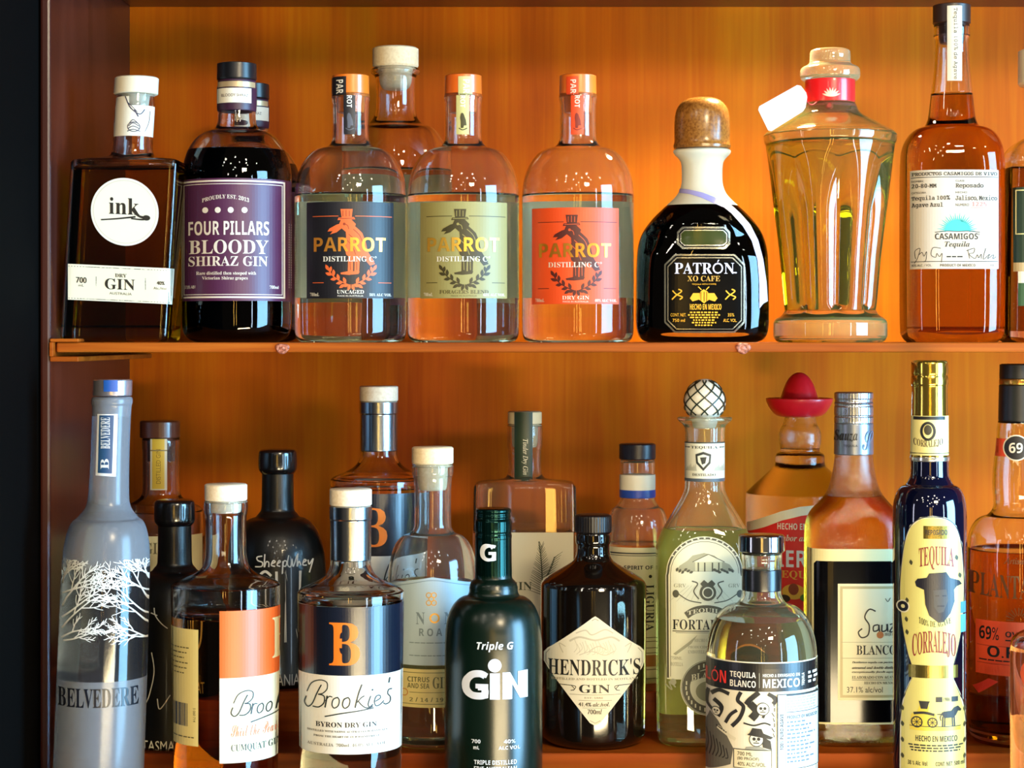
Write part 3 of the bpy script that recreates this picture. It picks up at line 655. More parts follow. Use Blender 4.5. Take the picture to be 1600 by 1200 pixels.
# tall bottle with navy label and big orange letter
def byron(label, cx, Z, lvl, q, cy, full):
    X, Y = (lambda x: cx + (x - 547.5) * q), (lambda y: cy + (y - 764) * q)
    b = Bottle('gin_bottle', label, cx, Z, lvl, [(Y(790), 30 * q), (Y(880), 31 * q), (Y(888), 33 * q), (Y(898), 38 * q), (Y(907), 50 * q), (Y(914), 66 * q), (Y(919), 78 * q), (Y(924), 83 * q, 's'), (Y(932), 83.5 * q), (-14, 78 * q), (-4, 77 * q), (0, 70 * q)], seg=88)
    b.glass(CLEAR(), fill=Y(938), foot=46, wall=5, liq='fafcf6')
    b.back_label(60 * q, Y(960), Y(1170), 'efe8d0')
    b.part('stopper', [(Y(763.5), 31 * q), (Y(765), 33 * q, 's'), (Y(788), 33 * q, 's'), (Y(789.5), 31 * q)], cork('dac8ac', 'e6d8c0', .55))
    b.part('capsule', [(Y(790), 31 * q), (Y(791), 33.3 * q, 's'), (Y(810), 33.3 * q, 's'), (Y(812), 32.2 * q, 's'), (Y(874), 32 * q, 's'), (Y(875), 30.6 * q)], M('aab2bc', .22, 1))
    l = Label(b); NB = M('0e1524', .26, 0, 0, .6); OR = M('ee7a1c', .4); W_ = M('efece0', .45)
    l.rect(X(463), Y(949), X(633), Y(1056), NB, 0).rect(X(463), Y(1056), X(633), Y(1179), W_, 0)
    l.text('B', X(514), Y(973), X(562), Y(1040), OR, 'serif', 2)
    for (x, y, a) in ((536, 992, -.85), (536, 1018, .75)): l.poly([(X(u), Y(v)) for u, v in leaf(x, y, 16, 9, a)], NB, 4)
    script(l, lambda u, v: (X(477 + (u - 125) * .283), Y(1063 + (v - 712) * .283)), q)
    if full:
        l.text('BYRON DRY GIN', X(493), Y(1129), X(588), Y(1137), INK, 'serif').text('DISTILLED WITH NATIVE AUSTRALIAN BOTANICALS', X(480), Y(1142), X(604), Y(1145), INK, 'serif').text('FROM THE HEART OF OUR RAINFOREST', X(490), Y(1150), X(592), Y(1153), INK, 'serif').text('AUSTRALIA  700mL 46.0% ALC. VOL.', X(480), Y(1162), X(604), Y(1167), M('6a685e'), 'serif')
    l.build()
def script(l, T, q=1, col=None):
    c = col or M('1c2420', .5)
    for P, w in (([(132, 815), (122, 850), (140, 872), (165, 850), (190, 790), (214, 742)], 1.9), ([(135, 790), (160, 738), (205, 716), (243, 726), (245, 762), (222, 788), (196, 796)], 1.6), ([(196, 796), (228, 803), (228, 840), (200, 866), (166, 866)], 1.9),
        ([(246, 800), (234, 866)], 2.2), ([(236, 830), (256, 804), (274, 806)], 1.5), ([(305, 806), (280, 818), (272, 848), (284, 866), (306, 852), (312, 822), (302, 806)], 1.7), ([(362, 806), (338, 818), (330, 848), (342, 866), (364, 852), (370, 822), (360, 806)], 1.7),
        ([(436, 736), (416, 790), (398, 864)], 2.2), ([(408, 836), (432, 810), (450, 800)], 1.5), ([(416, 828), (436, 852), (462, 868), (496, 862)], 1.7), ([(484, 802), (470, 846), (478, 864), (496, 850)], 1.9), ([(508, 836), (536, 820), (532, 804), (514, 808), (504, 836), (512, 860), (534, 856), (556, 836)], 1.7),
        ([(588, 712), (582, 742)], 2.4), ([(600, 778), (582, 780), (576, 800), (590, 822), (588, 848), (566, 858), (552, 848)], 1.8), ([(232, 916), (320, 896), (420, 882), (500, 870)], 1.7)):
        l.stroke([T(*p) for p in P], w * q, c, 3)
    l.disc(*T(493, 770), 1.7 * q, c, 3, n=10)
byron('clear bottle with navy label on the back step, behind its twin in the front row', 592, 1.645, 'A', .91, 603.5, False)
# square bottle with green seal and botanical drawing
b = Bottle('gin_bottle', 'square clear bottle with dark green neck seal and conifer sprig on its cream label', 820, 1.70, 'A',
    [(662, 25.5), (664, 27.5), (700, 27.5), (703, 25.5), (735, 25.5), (744, 28), (748, 34), (750, 50, 32, 3), (752, 68, 36, 7), (755, 78, 40, 10), (764, 80.5, 42, 11), (-10, 80.5, 42, 11), (-3, 79, 40, 10), (0, 75, 37, 10)], seg=112)
b.glass(CLEAR(.015, 'f4f0d8'), fill=830, foot=22, liq='fbfbf0')
b.part('stopper', [(642.5, 24), (644, 26.5, 's'), (661.5, 26.5, 's'), (662, 25), (662.3, 21), (698, 20), (699, 14)], M('efe0b4', .5))
l = Label(b, 'neck_label'); k = b.prof; b.prof = b.expand([(640, 28), (755, 28)], smooth=False)
l.rect(804, 644, 832, 751, M('1e2f1c', .45)).text('Tinder Dry Gin', 815, 686, 825, 742, M('dcd8c0'), 'ital', rot=-90).build(); b.prof = k
l = Label(b); DG = M('3a4022'); l.rect(745, 832, 896, 1030, M('efe6c4', .55))
for i in range(46):
    y = 850 + i * 1.7; w = 3 + i * .42; sgn = 1 if i % 2 else -1; l.stroke([(846, y + 4), (846 + sgn * w, y - 5 + random.uniform(-2, 2))], 1.1, DG, 2, .5)
l.stroke([(842, 846), (846, 880), (848, 928)], 1.6, DG).stroke([(848, 915), (862, 885), (866, 870)], 1.2, DG)
for i in range(16): l.stroke([(850 + i, 908 - i * 2.4), (858 + i + (i % 2) * 6, 900 - i * 2.4 - (i % 2) * 2)], 1, DG, 2, .5)
l.text('GIN', 796, 909, 831, 922, DG, 'serif').build()
# small-banded bottle with the blue ring
b = Bottle('gin_bottle', 'clear bottle with black cap and white and blue neck bands between the two squarest shoulders', 996, 1.65, 'A',
    [(718, 26), (720, 27.5), (741, 27.5), (744, 26.5), (776, 26.5), (782, 28), (790, 33)] + arc(793, 36, 852, 51) + [(870, 51.5), (-8, 51.5), (-3, 49), (0, 43)])
b.root['label'] = 'round clear bottle with black cap and white and blue neck bands'
b.glass(CLEAR(.03, 'f4f0d0'), fill=848, foot=18, liq='faf6e0')
b.part('cap', [(693, 26), (694.5, 28.5, 's'), (716, 28.5, 's'), (717.5, 27)], M('14121e', .35))
b.part('neck_band', [(741, 27.6), (742, 28.2), (764, 28.2), (765, 27.6)], M('efe8d2', .5), label='white paper neck band')
b.part('neck_band', [(764.5, 27.8), (765.5, 28.4), (776, 28.4), (777, 27.6)], M('22409a', .4), label='blue neck band')
l = Label(b, 'label'); l.rect(940, 856, 1050, 1074, M('efe4b8', .55)).rect(940, 864, 1050, 866, M('2a2a2a'), 1).rect(940, 868, 1050, 869, M('2a2a2a'), 1)
l.text('SPIRIT OF', 975, 884, 1020, 890, INK, 'sansb').disc(1016, 901, 2.6, INK, 2).text('LIGURIA', 1009, 914, 1022, 986, INK, 'serif', rot=-90)
for y in (996, 1002, 1012, 1020, 1046, 1060): l.rect(940, y, 1050, y + 1.2, M('5a5030'), 1)
l.rect(940, 1024, 1050, 1042, M('a8682c'), 1).build()
# sombrero bottle
b = Bottle('tequila_bottle', 'clear tequila bottle wearing a red plastic sombrero as its cap', 1250, 1.70, 'A',
    [(640, 22), (651, 24), (664, 27), (668, 30), (676, 33), (690, 33.5), (700, 31), (706, 30), (708, 36), (713, 38.5), (722, 38.5), (727, 39), (740, 52), (756, 70), (770, 84, 's'), (778, 85), (-8, 84), (-3, 82), (0, 75)], seg=80)
b.glass(glass('ffffff', 0, 1.46, .12), fill=700, foot=20, liq='faf4da')
RED = M('f01a2a', .35, 0, .3)
ht = b.part('sombrero_cap', [(582, 3), (584, 9), (590, 16), (600, 22), (612, 26.5), (620, 28.5), (623, 31), (625, 40), (623, 49), (621.5, 51.5), (624, 52.5), (631, 50), (640, 45), (648, 38), (651, 30), (651.5, 22)], RED, dx=-1)
l = Label(b, vcut=True); LR = M('d0241c', .45); CR = M('ece0b8', .5)
l.poly([(1168, 822), (1190, 812), (1220, 800), (1250, 792), (1290, 788), (1330, 790), (1330, 1010), (1168, 1010)], CR, 0)
l.poly([(1168, 836), (1195, 826), (1222, 814), (1252, 806), (1290, 801), (1330, 803), (1330, 1010), (1168, 1010)], LR, 1)
l.text('HECHO EN MEXICO', 1215, 818, 1300, 828, M('f4e6c0'), 'sansb', 3).text('Sabor autentico', 1215, 836, 1295, 846, CR, 'bital', 3).text('SIERRA', 1200, 860, 1300, 887, WH, 'sansb', 3).text('TEQUILA', 1210, 892, 1290, 906, M('e8b03c'), 'serif', 3)
l.disc(1240, 925, 18, M('e6b23a'), 3, 12).disc(1240, 921, 8, M('8a3a1c'), 4, 9).disc(1226, 936, 9, M('3a2a14'), 4, 6).disc(1258, 934, 8, M('5a7a1c'), 4, 6).rect(1168, 956, 1330, 960, CR, 3).build()

# ------------------------------------------------------------------ middle step
b, l = chalk('black bottle with chalk lettering squeezed between the frosted bottle and the cumquat one', 273, 1.5485, 'B', 1.055, 781, [('TASMANIA', 222, 1158, 300, 1174, 'sans')], 0)
l.build(); l = Label(b, 'chalk_drawing', vcut=True)
for P in ([(241, 950), (243, 962), (252, 974), (262, 982)], [(236, 958), (246, 962)], [(237, 1020), (241, 1050), (234, 1085), (228, 1100)], [(246, 1092), (250, 1108), (266, 1086)]): l.stroke(P, 1.6, CH, 1)
l.build()
b.root['label'] = 'black bottle with chalk lettering standing close behind the frosted bottle'
# pentagon-label bottle
b = Bottle('gin_bottle', 'clear bottle with pale blue pointed panel and yellow citrus gin band', 676, 1.55, 'B',
    [(725, 31), (727, 32.5), (741, 32.5), (744, 30), (770, 28.5), (820, 28.5), (826, 30), (832, 34)] + arc(834, 38, 905, 70) + [(920, 70.5), (-12, 70.5), (-4, 68), (0, 60)], seg=80)
b.glass(CLEAR(.02, 'f4f0d8'), fill=908, foot=34, wall=5, liq='f8f2d2')
b.back_label(60, 925, 1105, 'eee6c0')
b.part('stopper', [(698, 30), (700, 32.5, 's'), (723, 32.5, 's'), (724.5, 31), (725, 24), (765, 23), (766, 15)], PALEWOOD())
l = Label(b); BG = M('a9bcc4', .45); DB = M('6f8088', .5); OG = M('d09a3c', .35, .5)
l.poly([(606, 916), (640, 908), (676, 902), (712, 908), (746, 916), (746, 1040), (606, 1040)], BG, 0).stroke([(606, 921), (640, 913), (676, 907), (712, 913), (746, 921)], 1, DB, 1)
for x, y in ((670, 930), (678, 930), (674, 936), (670, 942), (678, 942)): l.ring(x, y, 4.6, 1.4, OG, 2, n=12)
l.text('N', 650, 957, 664, 976, DB, 'serif').ring(679, 966, 8, 2.6, OG, 2, n=16).text('N', 694, 957, 708, 976, DB, 'serif').text('R O A D', 655, 982, 704, 994, DB, 'sansb')
for y in (1004, 1024): l.tiny(640, 712, y, 1.4, DB, 6)
l.build()
l = Label(b, 'band_label'); YL = M('e3d28c', .5); GR = M('6a6a44', .5)
l.rect(605, 1046, 747, 1106, YL, 0).rect(605, 1051, 747, 1052, GR, 1).rect(605, 1100, 747, 1101, GR, 1).text('CITRUS', 637, 1058, 671, 1066, GR, 'sansb').text('AND SEA', 637, 1068, 671, 1076, GR, 'sansb').text('GIN', 676, 1058, 704, 1076, GR, 'serif').text('2 / 14 / 19', 640, 1090, 692, 1097, GR, 'mono').ring(632, 1083, 6, 1.4, M('c08040'), 2, n=14).rect(640, 1082, 700, 1082.8, GR, 1).build()
# apothecary bottle with diamond label
DK = M('0b0705', .09, 0, .6)
b = Bottle('gin_bottle', 'dark apothecary bottle with cream diamond label', 927, 1.5488, 'B',
    [(832, 26), (834, 27.5), (848, 28), (851, 25.5), (864, 26), (872, 28.5), (878, 33), (890, 54), (900, 72), (907, 80.5), (914, 82.5, 's'), (922, 82.5), (-20, 82.5), (-10, 80), (-3, 72), (0, 60)], seg=80)
b.solid(DK)
b.part('cap', [(803.5, 24), (805, 27.5), (808, 28.3, 's'), (830, 28.5, 's'), (832, 26.5)], M('120c0c', .35), ridge=(40, .02), seg=160)
l = Label(b, 'label'); DL = M('e6dfc8', .5); G2 = M('8a8470', .5); LG = M('b4ad98', .5)
dia = [(930, 963), (935, 966), (1000, 1016), (1006, 1024), (1006.5, 1042), (1003, 1050), (938, 1130), (930, 1134), (922, 1130), (857, 1050), (850, 1040), (850, 1026), (856, 1018), (925, 966)]
l.poly(dia, DL, 0); D2 = [(930 + (x - 930) * .955, 1048 + (y - 1048) * .955) for x, y in dia]
l.stroke(D2 + [D2[0]], 1, G2, 1, smooth=False)
l.text("HENDRICK'S", 857, 1030, 1000, 1056, INK, 'serif', bend=3).text('GIN', 905, 1070, 953, 1083, INK, 'serif').text('DISTILLED AND BOTTLED IN SCOTLAND', 862, 1059.5, 996, 1063, G2, 'serif', bend=3)
for sx in (-1, 1): l.stroke([(930 + sx * 34, 1080), (930 + sx * 30, 1074), (930 + sx * 37, 1072), (930 + sx * 58, 1072)], 1, INK, 2).stroke([(930 + sx * 37, 1072), (930 + sx * 32, 1078), (930 + sx * 38, 1080)], 1, INK, 2)
l.rect(890, 1085.5, 970, 1086.3, G2, 1).text('EST. 1886', 913, 1089, 942, 1092, G2, 'serif').rect(904, 1094.5, 956, 1095.2, G2, 1).text('41.4% alc./vol.', 904, 1097.5, 952, 1104, M('4a463a'), 'ital').rect(910, 1106, 948, 1106.7, G2, 1).text('700ml', 918, 1108, 940, 1116, M('4a463a'), 'ital')
l.stroke([(890, 1003), (905, 996), (926, 1000), (934, 1000), (955, 996), (968, 1003)], 3, LG, 1).stroke([(900, 990), (915, 985), (925, 992), (945, 984), (958, 990)], 2, LG, 1).stroke([(920, 1018), (935, 1010), (948, 1016)], 1.5, LG, 1).stroke([(905, 1024), (925, 1018), (945, 1024), (960, 1018)], 1.2, LG, 1)
for i in range(16): l.stroke([(898 + i * 4, 1000 + (i * 7 % 9)), (902 + i * 4, 1012 + (i * 5 % 9)), (897 + i * 4, 1020 + (i * 3 % 6))], .8, LG, 1)
for sx in (-1, 1): l.stroke([(930 + sx * 50, 1022), (930 + sx * 56, 1008), (930 + sx * 46, 1012)], 1.4, LG, 1)
l.build()
# agave-stopper bottle
b = Bottle('tequila_bottle', 'clear flat-sided bottle with black and white lattice agave stopper', 1101, 1.552, 'B',
    [(651, 40), (652, 43), (657, 42), (664, 33), (670, 31), (750, 30.5), (764, 31.5), (772, 34)] + [(784, 40, 36, 2.2), (810, 56, 44, 2.7), (832, 68, 50, 3.2), (850, 74.5, 52, 3.6), (866, 76, 53, 3.8), (-12, 74, 53, 3.8), (-4, 72, 51, 3.6), (0, 66, 46, 3.4)], seg=104)
b.glass(CLEAR(.05, 'f4f4a8'), fill=826, foot=22, wall=5, liq='f8f6cc')
b.back_label(74, 836, 1120, 'f4f2c4')
sp_ = b.part('agave_stopper', [(592, 4), (594, 12), (599, 20), (608, 27.5), (620, 32), (632, 33), (642, 30), (650, 24), (652, 20), (668, 19), (669, 14)], M('e9e4d0', .3, 0, .4))
lt = Label(b, 'lattice', vcut=True); k = b.prof; b.prof = b.expand([(592, 4), (594, 12), (599, 20), (608, 27.5), (620, 32), (632, 33), (642, 30), (650, 24)])
yy = [594 + 9.5 * i for i in range(7)]; hwf = lambda y: b.at(wz(min(max(y, 593), 649), b.Z))[1] / b.k
for off in (0, 1):
    for sgn in (1, -1):
        for m in range(-5, 6):
            P = []
            for j in range(25):
                y = 594 + 55 * j / 24; a = (m * .74 + sgn * ((y - 594) / 55 - .5) * 1.9)
                if abs(a) < 1.5: P.append((1101 + (hwf(y) + .2) * math.sin(a), y))
            if len(P) > 2 and off == 0: lt.stroke(P, 2.1, M('20281e', .4), 4, smooth=False)
b.prof = k; lt.build(sp_)
l = Label(b, 'neck_label'); k = b.prof; b.prof = b.expand([(680, 31), (770, 31)], smooth=False); SL = M('cfd0c0', .5); DG2 = M('2c302c', .5)
l.rect(1070, 692, 1132, 751, SL).rect(1070, 691, 1132, 693, DG2, 1).rect(1070, 748, 1132, 753, M('4a5460', .4), 1).text('TEQUILA', 1080, 697, 1121, 702, DG2, 'serif').text('DESTILADO', 1082, 740, 1118, 744, DG2, 'serif').rect(1071, 698, 1078, 700, DG2).rect(1124, 698, 1131, 700, DG2)
l.poly([(1087, 710), (1099, 706), (1111, 710), (1110, 724), (1099, 736), (1088, 724)], DG2, 2).poly([(1090, 713), (1099, 710), (1108, 713), (1107, 722), (1099, 731), (1091, 722)], SL, 3).poly([(1094, 715), (1104, 714), (1102, 724), (1097, 726)], DG2, 4)
for i in range(6): l.poly([(1072 + i * 2.4, 736), (1075 + i * 2.4, 728 - i % 3 * 2), (1077 + i * 2.4, 736)], M('a9ab9c'), 1).poly([(1115 + i * 2.4, 736), (1118 + i * 2.4, 728 - i % 3 * 2), (1120 + i * 2.4, 736)], M('a9ab9c'), 1)
l.build(); b.prof = k
l = Label(b); PG = M('f4f0cc', .5); GY = M('4c4a38', .5); GL = M('9a977a', .5)
arcp = [(1042, 1062), (1040, 900)] + [(1101 - 60 * math.cos(math.radians(a)), 896 - 58 * math.sin(math.radians(a))) for a in range(0, 181, 10)] + [(1162, 900), (1160, 1062)]
l.poly(arcp, PG, 0).stroke([(1044, 1060), (1043, 900)] + [(1101 - 57 * math.cos(math.radians(a)), 896 - 55 * math.sin(math.radians(a))) for a in range(0, 181, 12)] + [(1159, 900)], 3, GY, 1, smooth=False).stroke([(1048, 1058), (1048, 900)] + [(1101 - 53 * math.cos(math.radians(a)), 896 - 50 * math.sin(math.radians(a))) for a in range(0, 181, 12)], .8, GY, 1, smooth=False)
for i in range(13):
    t = math.radians(30 + 10 * i); cx_, cy_ = 1101 - 57 * math.cos(t), 896 - 55 * math.sin(t)
    l.rect(cx_ - 1.4, cy_ - 1, cx_ + 1.4, cy_ + 1, PG, 2)
l.poly([(1056, 893), (1062, 884), (1074, 876), (1082, 868), (1100, 864), (1116, 868), (1126, 876), (1140, 882), (1148, 893)], GL, 1).poly([(1082, 878), (1107, 866), (1132, 878)], PG, 2).stroke([(1082, 878), (1107, 866), (1132, 878)], 1.2, GY, 3, smooth=False).rect(1086, 878, 1128, 892, M('bdb994'), 2)
for x in (1090, 1100, 1112, 1122): l.rect(x, 879, x + 2.2, 893, GY, 3)
for i in range(14): l.poly(leaf(1058 + i * 4.4 if i < 6 else 1092 + i * 4, 890 + i % 3 * 2, 7, 4, -1.2 + i * .17), GY, 3)
for i in range(10): l.stroke([(1101 + (i - 5) * 5, 915), (1101 + (i - 5) * 11, 940)], .4, GL, 1)
l.text('GRV', 1053, 912, 1072, 918, GL, 'serif').text('GRV', 1138, 912, 1156, 918, GL, 'serif')
l.disc(1106, 926, 13, GY, 2).disc(1106, 926, 9, PG, 3).disc(1106, 926, 7, GY, 4)
l.poly([(1094, 912), (1100, 906), (1106, 911), (1112, 906), (1118, 912), (1114, 917), (1098, 917)], GY, 3)
for s_ in (-1, 1): l.stroke([(1106 + s_ * 14, 936), (1106 + s_ * 22, 924), (1106 + s_ * 16, 912), (1106 + s_ * 25, 908)], 2, GY, 2).stroke([(1106 + s_ * 10, 942), (1106 + s_ * 30, 938), (1106 + s_ * 46, 928)], 1.6, GY, 2).disc(1106 + s_ * 50, 928, 5, GY, 2, 6)
l.stroke([(1072, 962), (1085, 954), (1103, 951), (1122, 954), (1136, 962)], 11, GY, 3).text('TEQUILA', 1074, 950, 1134, 958, PG, 'serif', 5, bend=5)
l.text('FORTALEZA', 1051, 968, 1155, 984, INK, 'serif').rect(1051, 985.5, 1155, 987, GY, 2).rect(1056, 988.5, 1150, 989.2, GY, 2)
l.poly([(1052, 1022), (1075, 1004), (1090, 992), (1080, 1006), (1056, 1024)], GL, 2)
for (t, x0, y0, x1, y1) in (('HECHO EN MEXICO', 1085, 998, 1130, 1003), ('PRODUCIDO Y', 1075, 1009, 1112, 1013), ('EMBOTELLADO', 1075, 1016, 1112, 1021), ('750ML', 1049, 1026, 1066, 1031), ('BOTELLA', 1048, 1035, 1067, 1041)): l.text(t, x0, y0, x1, y1, GL, 'serif')
l.disc(1052, 1066, 5, GL, 2).stroke([(1040, 1070), (1050, 1078), (1046, 1066), (1056, 1074)], 2, GL, 2).build()
l = Label(b, 'round_label'); l.disc(1107, 1074, 44, PG, 5, n=44).ring(1107, 1074, 41, 12, GY, 6).ring(1107, 1074, 42.5, .8, GY, 6).disc(1107, 1080, 20, M('8a8868'), 7, 16)
l.stroke([(1076, 1060), (1107, 1052), (1138, 1060)], 11, GY, 8).text('BLANCO', 1080, 1050, 1134, 1060, PG, 'serif', 10, bend=4)
for i in range(26):
    t = math.radians(20 + i * 13.2); x, y = 1107 + 35 * math.cos(t), 1074 + 35 * math.sin(t)
    if not 1046 < y < 1064: l.rect(x - 1.1, y - 3, x + 1.1, y + 3, PG, 8)
l.build()
# silver-capped square bottle; the dark refracted through it is painted as a black sheet
b = Bottle('tequila_bottle', 'square clear bottle with ribbed silver screw cap and cream label on a dark panel', 1334, 1.553, 'B',
    [(655, 27), (705, 29), (712, 29.5), (740, 33), (762, 39), (775, 46), (788, 58, 50, 2.4), (800, 68, 52, 3), (815, 73, 54, 3.8), (835, 75, 55, 4.5), (-12, 75, 55, 4.5), (-4, 73, 53, 4.2), (0, 68, 48, 4)], seg=112)
b.glass(glass('ffffff', 0, 1.46, .18), fill=775, foot=24, wall=5, liq='f6e6a6')
b.part('cap', [(612.5, 27), (614, 29.8, 's'), (622, 30, 's'), (624, 28.8), (628, 28.8), (630, 30, 's'), (633, 28.8), (636, 30, 's'), (640, 30), (648, 30, 's'), (650, 28.8), (652, 30, 's'), (660, 30), (661, 29)], M('b7bdc6', .25, .95), ridge=(45, .012), seg=180, label='ribbed silver screw cap')
b.part('capsule', [(661, 29), (662, 30.2, 's'), (709, 30.6, 's'), (710, 29.4)], M('8f97a4', .3, .85))
l = Label(b, 'capsule_label'); k = b.prof; b.prof = b.expand([(655, 30.9), (715, 30.9)], smooth=False)
l.text('Sauza', 1304, 672, 1340, 690, INK, 'bital').text('TEQUILA', 1318, 695, 1340, 699, INK).text('S', 1348, 674, 1364, 704, M('5a6478'), 'script').build(); b.prof = k
l = Label(b); DKP = M('050508', .12, 0, 0, .25); LC = M('e6dcb4', .5)
l.rect(1261, 858, 1405, 1132, M('ded4a0', .5), 0).poly([(1276, 877), (1392, 877), (1396, 881), (1396, 1125), (1392, 1129), (1276, 1129), (1272, 1125), (1272, 881)], DKP, 1)
l.rect(1309, 912, 1404, 1094, LC, 3).frame(1312.5, 916, 1401, 1090, 4, M('a4966a', .4), 4)
for P in ([(1368, 955), (1358, 952), (1351, 964), (1358, 977), (1356, 992), (1346, 996), (1341, 988), (1347, 982)], [(1372, 976), (1365, 978), (1365, 986), (1372, 984), (1373, 976), (1374, 987)], [(1378, 976), (1378, 986), (1385, 984), (1386, 975), (1387, 987)], [(1390, 976), (1397, 975), (1390, 987), (1398, 986)]): l.stroke(P, 2.2, INK, 5)
l.disc(1375, 992, 5.5, M('b0642c'), 5).text('TEQUILA', 1382, 989, 1400, 994, INK, 'serif', 5).text('BLANCO', 1338, 1008, 1400, 1023, INK, 'serif', 5).rect(1314, 1003, 1400, 1003.6, M('8a8468'), 5).rect(1314, 1028, 1400, 1028.6, M('8a8468'), 5)
for y, t in ((1033, 'Destilamos tequila con paciencia'), (1041, 'artesanal and double distilled'), (1048, 'exceptionally fresh agave')): l.text(t, 1331, y, 1400, y + 4, INK, 'ital', 5)
l.text('ELABORADO CON AGAVE', 1331, 1056, 1400, 1060.5, INK, 'serif', 5).text('HECHO EN MEXICO', 1350, 1065, 1400, 1069, INK, 'serif', 5).text('37.1% alc/vol', 1323, 1073, 1379, 1082, INK, 'sans', 5).rect(1331, 1062, 1400, 1062.6, INK, 5)
l.stroke([(1383, 935), (1387, 940), (1391, 934)], 1, INK, 5).build()
# overproof rum
b = Bottle('rum_bottle', 'amber rum bottle with black cap and orange-red overproof label at the right edge', 1592, 1.556, 'B',
    [(657, 31), (660, 33), (700, 36), (715, 38), (745, 41), (765, 40.5), (785, 38.5), (795, 40), (802, 45)] + arc(806, 50, 852, 79) + [(880, 80), (-36, 80), (-22, 77), (-8, 76), (0, 68)], seg=80)
b.glass(CLEAR(), fill=858, foot=20, wall=5, liq='d0a860')
b.part('cap', [(568.5, 26), (570, 29.5, 's'), (591, 30, 's'), (592, 28.5), (601, 28.5), (602, 30.5, 's'), (656, 31.5, 's'), (658, 31)], M('0c0b0b', .4))
b.part('cap_ring', [(591.5, 28.7), (592.5, 30.4), (600.5, 30.4), (601.5, 28.7)], M('a87c3c', .25, .9))
l = Label(b, 'neck_label'); OR2 = M('e04a20', .5); l.rect(1556, 686, 1630, 714, OR2).disc(1588, 700, 20.5, M('d8cbb0'), 2).disc(1588, 700, 18.5, M('1a1412'), 3).text('69', 1577, 692, 1598, 708, M('f2e6cc'), 'sansb', 5).build()
l = Label(b, 'embossed_lettering'); E_ = M('5a3416', .3)
l.text('Artisanal', 1568, 872, 1616, 882, E_, 'ital').text('PLANTATION', 1518, 900, 1666, 937, E_, 'serif', bend=-4)
for i in range(11): a = math.radians(180 + i * 18); l.stroke([(1592 + 8 * math.cos(a), 970 + 8 * math.sin(a)), (1592 + 20 * math.cos(a), 970 + 20 * math.sin(a))], 1.2, E_, 1)
l.build()
l = Label(b); l.rect(1526, 973, 1660, 1058, OR2, 0).rect(1528, 1012, 1658, 1013, M('9a2c12'), 1).rect(1528, 1040, 1658, 1041, M('9a2c12'), 1)
l.text('69%', 1531, 982, 1561, 1003, INK, 'sansb').text('OVERPROOF', 1571, 988, 1655, 997, INK, 'sansb').text('O.F.T.D.', 1543, 1012, 1640, 1030, INK, 'sansb').tiny(1531, 1650, 1034, 2, INK, 9).tiny(1571, 1640, 1001, 2, INK, 4).build()
Label(b, 'lower_label').poly([(1522, 1080), (1545, 1064), (1560, 1068), (1530, 1090)], M('c02c1c'), 1).build()

# ------------------------------------------------------------------ front step
# frosted vodka bottle
b = Bottle('vodka_bottle', 'tall frosted bottle with white winter branches and blue neck strip', 152, 1.46, 'C',
    [(620, 29), (622, 31.5), (630, 32), (634, 30), (700, 29.5), (770, 31), (788, 33), (798, 38), (806, 45)] + arc(810, 48, 880, 67.5) + [(900, 68.5), (1000, 69.5), (-10, 70), (-3, 67), (0, 60)], lean=.036, seg=88)
b.glass(frosted('dde4ee', .22, .34, '9ea3ad'), fill=650, foot=26, wall=5, liq='e6ecf2', frost=(frosted('9a9ea6', .1, .08, '6a6c74'), [(884, 1068)]))
b.part('cap', [(593, 28), (594.5, 30.3, 's'), (617, 30.5, 's'), (618.5, 29.5)], M('c4c0cc', .25, .85))
l = Label(b, 'cap_label'); k = b.prof; b.prof = b.expand([(585, 30.8), (620, 30.8)], smooth=False)
l.rect(162, 594, 184, 612, M('1c4f9c', .35)).build(); b.prof = k
l = Label(b, 'neck_label'); BL = M('24486e', .4); WB = M('e8ecf2', .5)
l.poly([(152.5, 647), (184, 647), (181, 745), (149.5, 743)], WB, 0).poly([(155.5, 649), (178, 649), (175, 740), (153, 739)], BL, 1).text('BELVEDERE', 158, 652, 172, 701, WB, 'serif', rot=90).text('B', 157.5, 717, 170, 733, WB, 'serif', rot=90).build()
l = Label(b, 'branches', vcut=True); WT2 = M('eef0ee', .5); rb = random.Random(11)
def branch(x, y, ang, L, w, dep, cv):
    P = [(x, y)]; a = ang; side = 1
    for i in range(6):
        a += cv / 6 + rb.uniform(-.1, .1); x += L / 6 * math.cos(a); y -= L / 6 * math.sin(a)
        if not (92 < x < 236 and 876 < y < 1022): break
        P.append((x, y)); side = -side
        if dep and i > 0: branch(x, y, a + side * rb.uniform(.55, .85), L * (.5 - .045 * i) * rb.uniform(.8, 1.15), w * .75, dep - 1, -side * .35)
    if len(P) > 1: l.stroke(P, w, WT2, 1, w * .55)
for (x, y, a, L, cv) in ((96, 1000, .75, 62, -.7), (97, 985, 1.05, 92, -.8), (98, 950, 1.2, 86, -.6), (98, 915, 1.35, 44, -.3), (233, 1008, 2.3, 62, .7), (233, 985, 2.1, 100, .8), (233, 950, 1.95, 90, .6), (232, 915, 1.8, 44, .3), (99, 1004, .2, 52, .25), (98, 930, .55, 70, -.3), (232, 930, 2.6, 70, .3), (231, 1003, 2.95, 60, -.2), (97, 968, .7, 95, -.25), (232, 968, 2.45, 95, .25), (99, 905, .9, 40, -.3), (231, 905, 2.2, 40, .3)): branch(x, y, a, L, 2.5, 2, cv)
l.build()
l = Label(b, 'lettering'); NV2 = M('10131e', .35); l.text('BELVEDERE', 91, 1077, 216, 1107, NV2, 'serif').build()
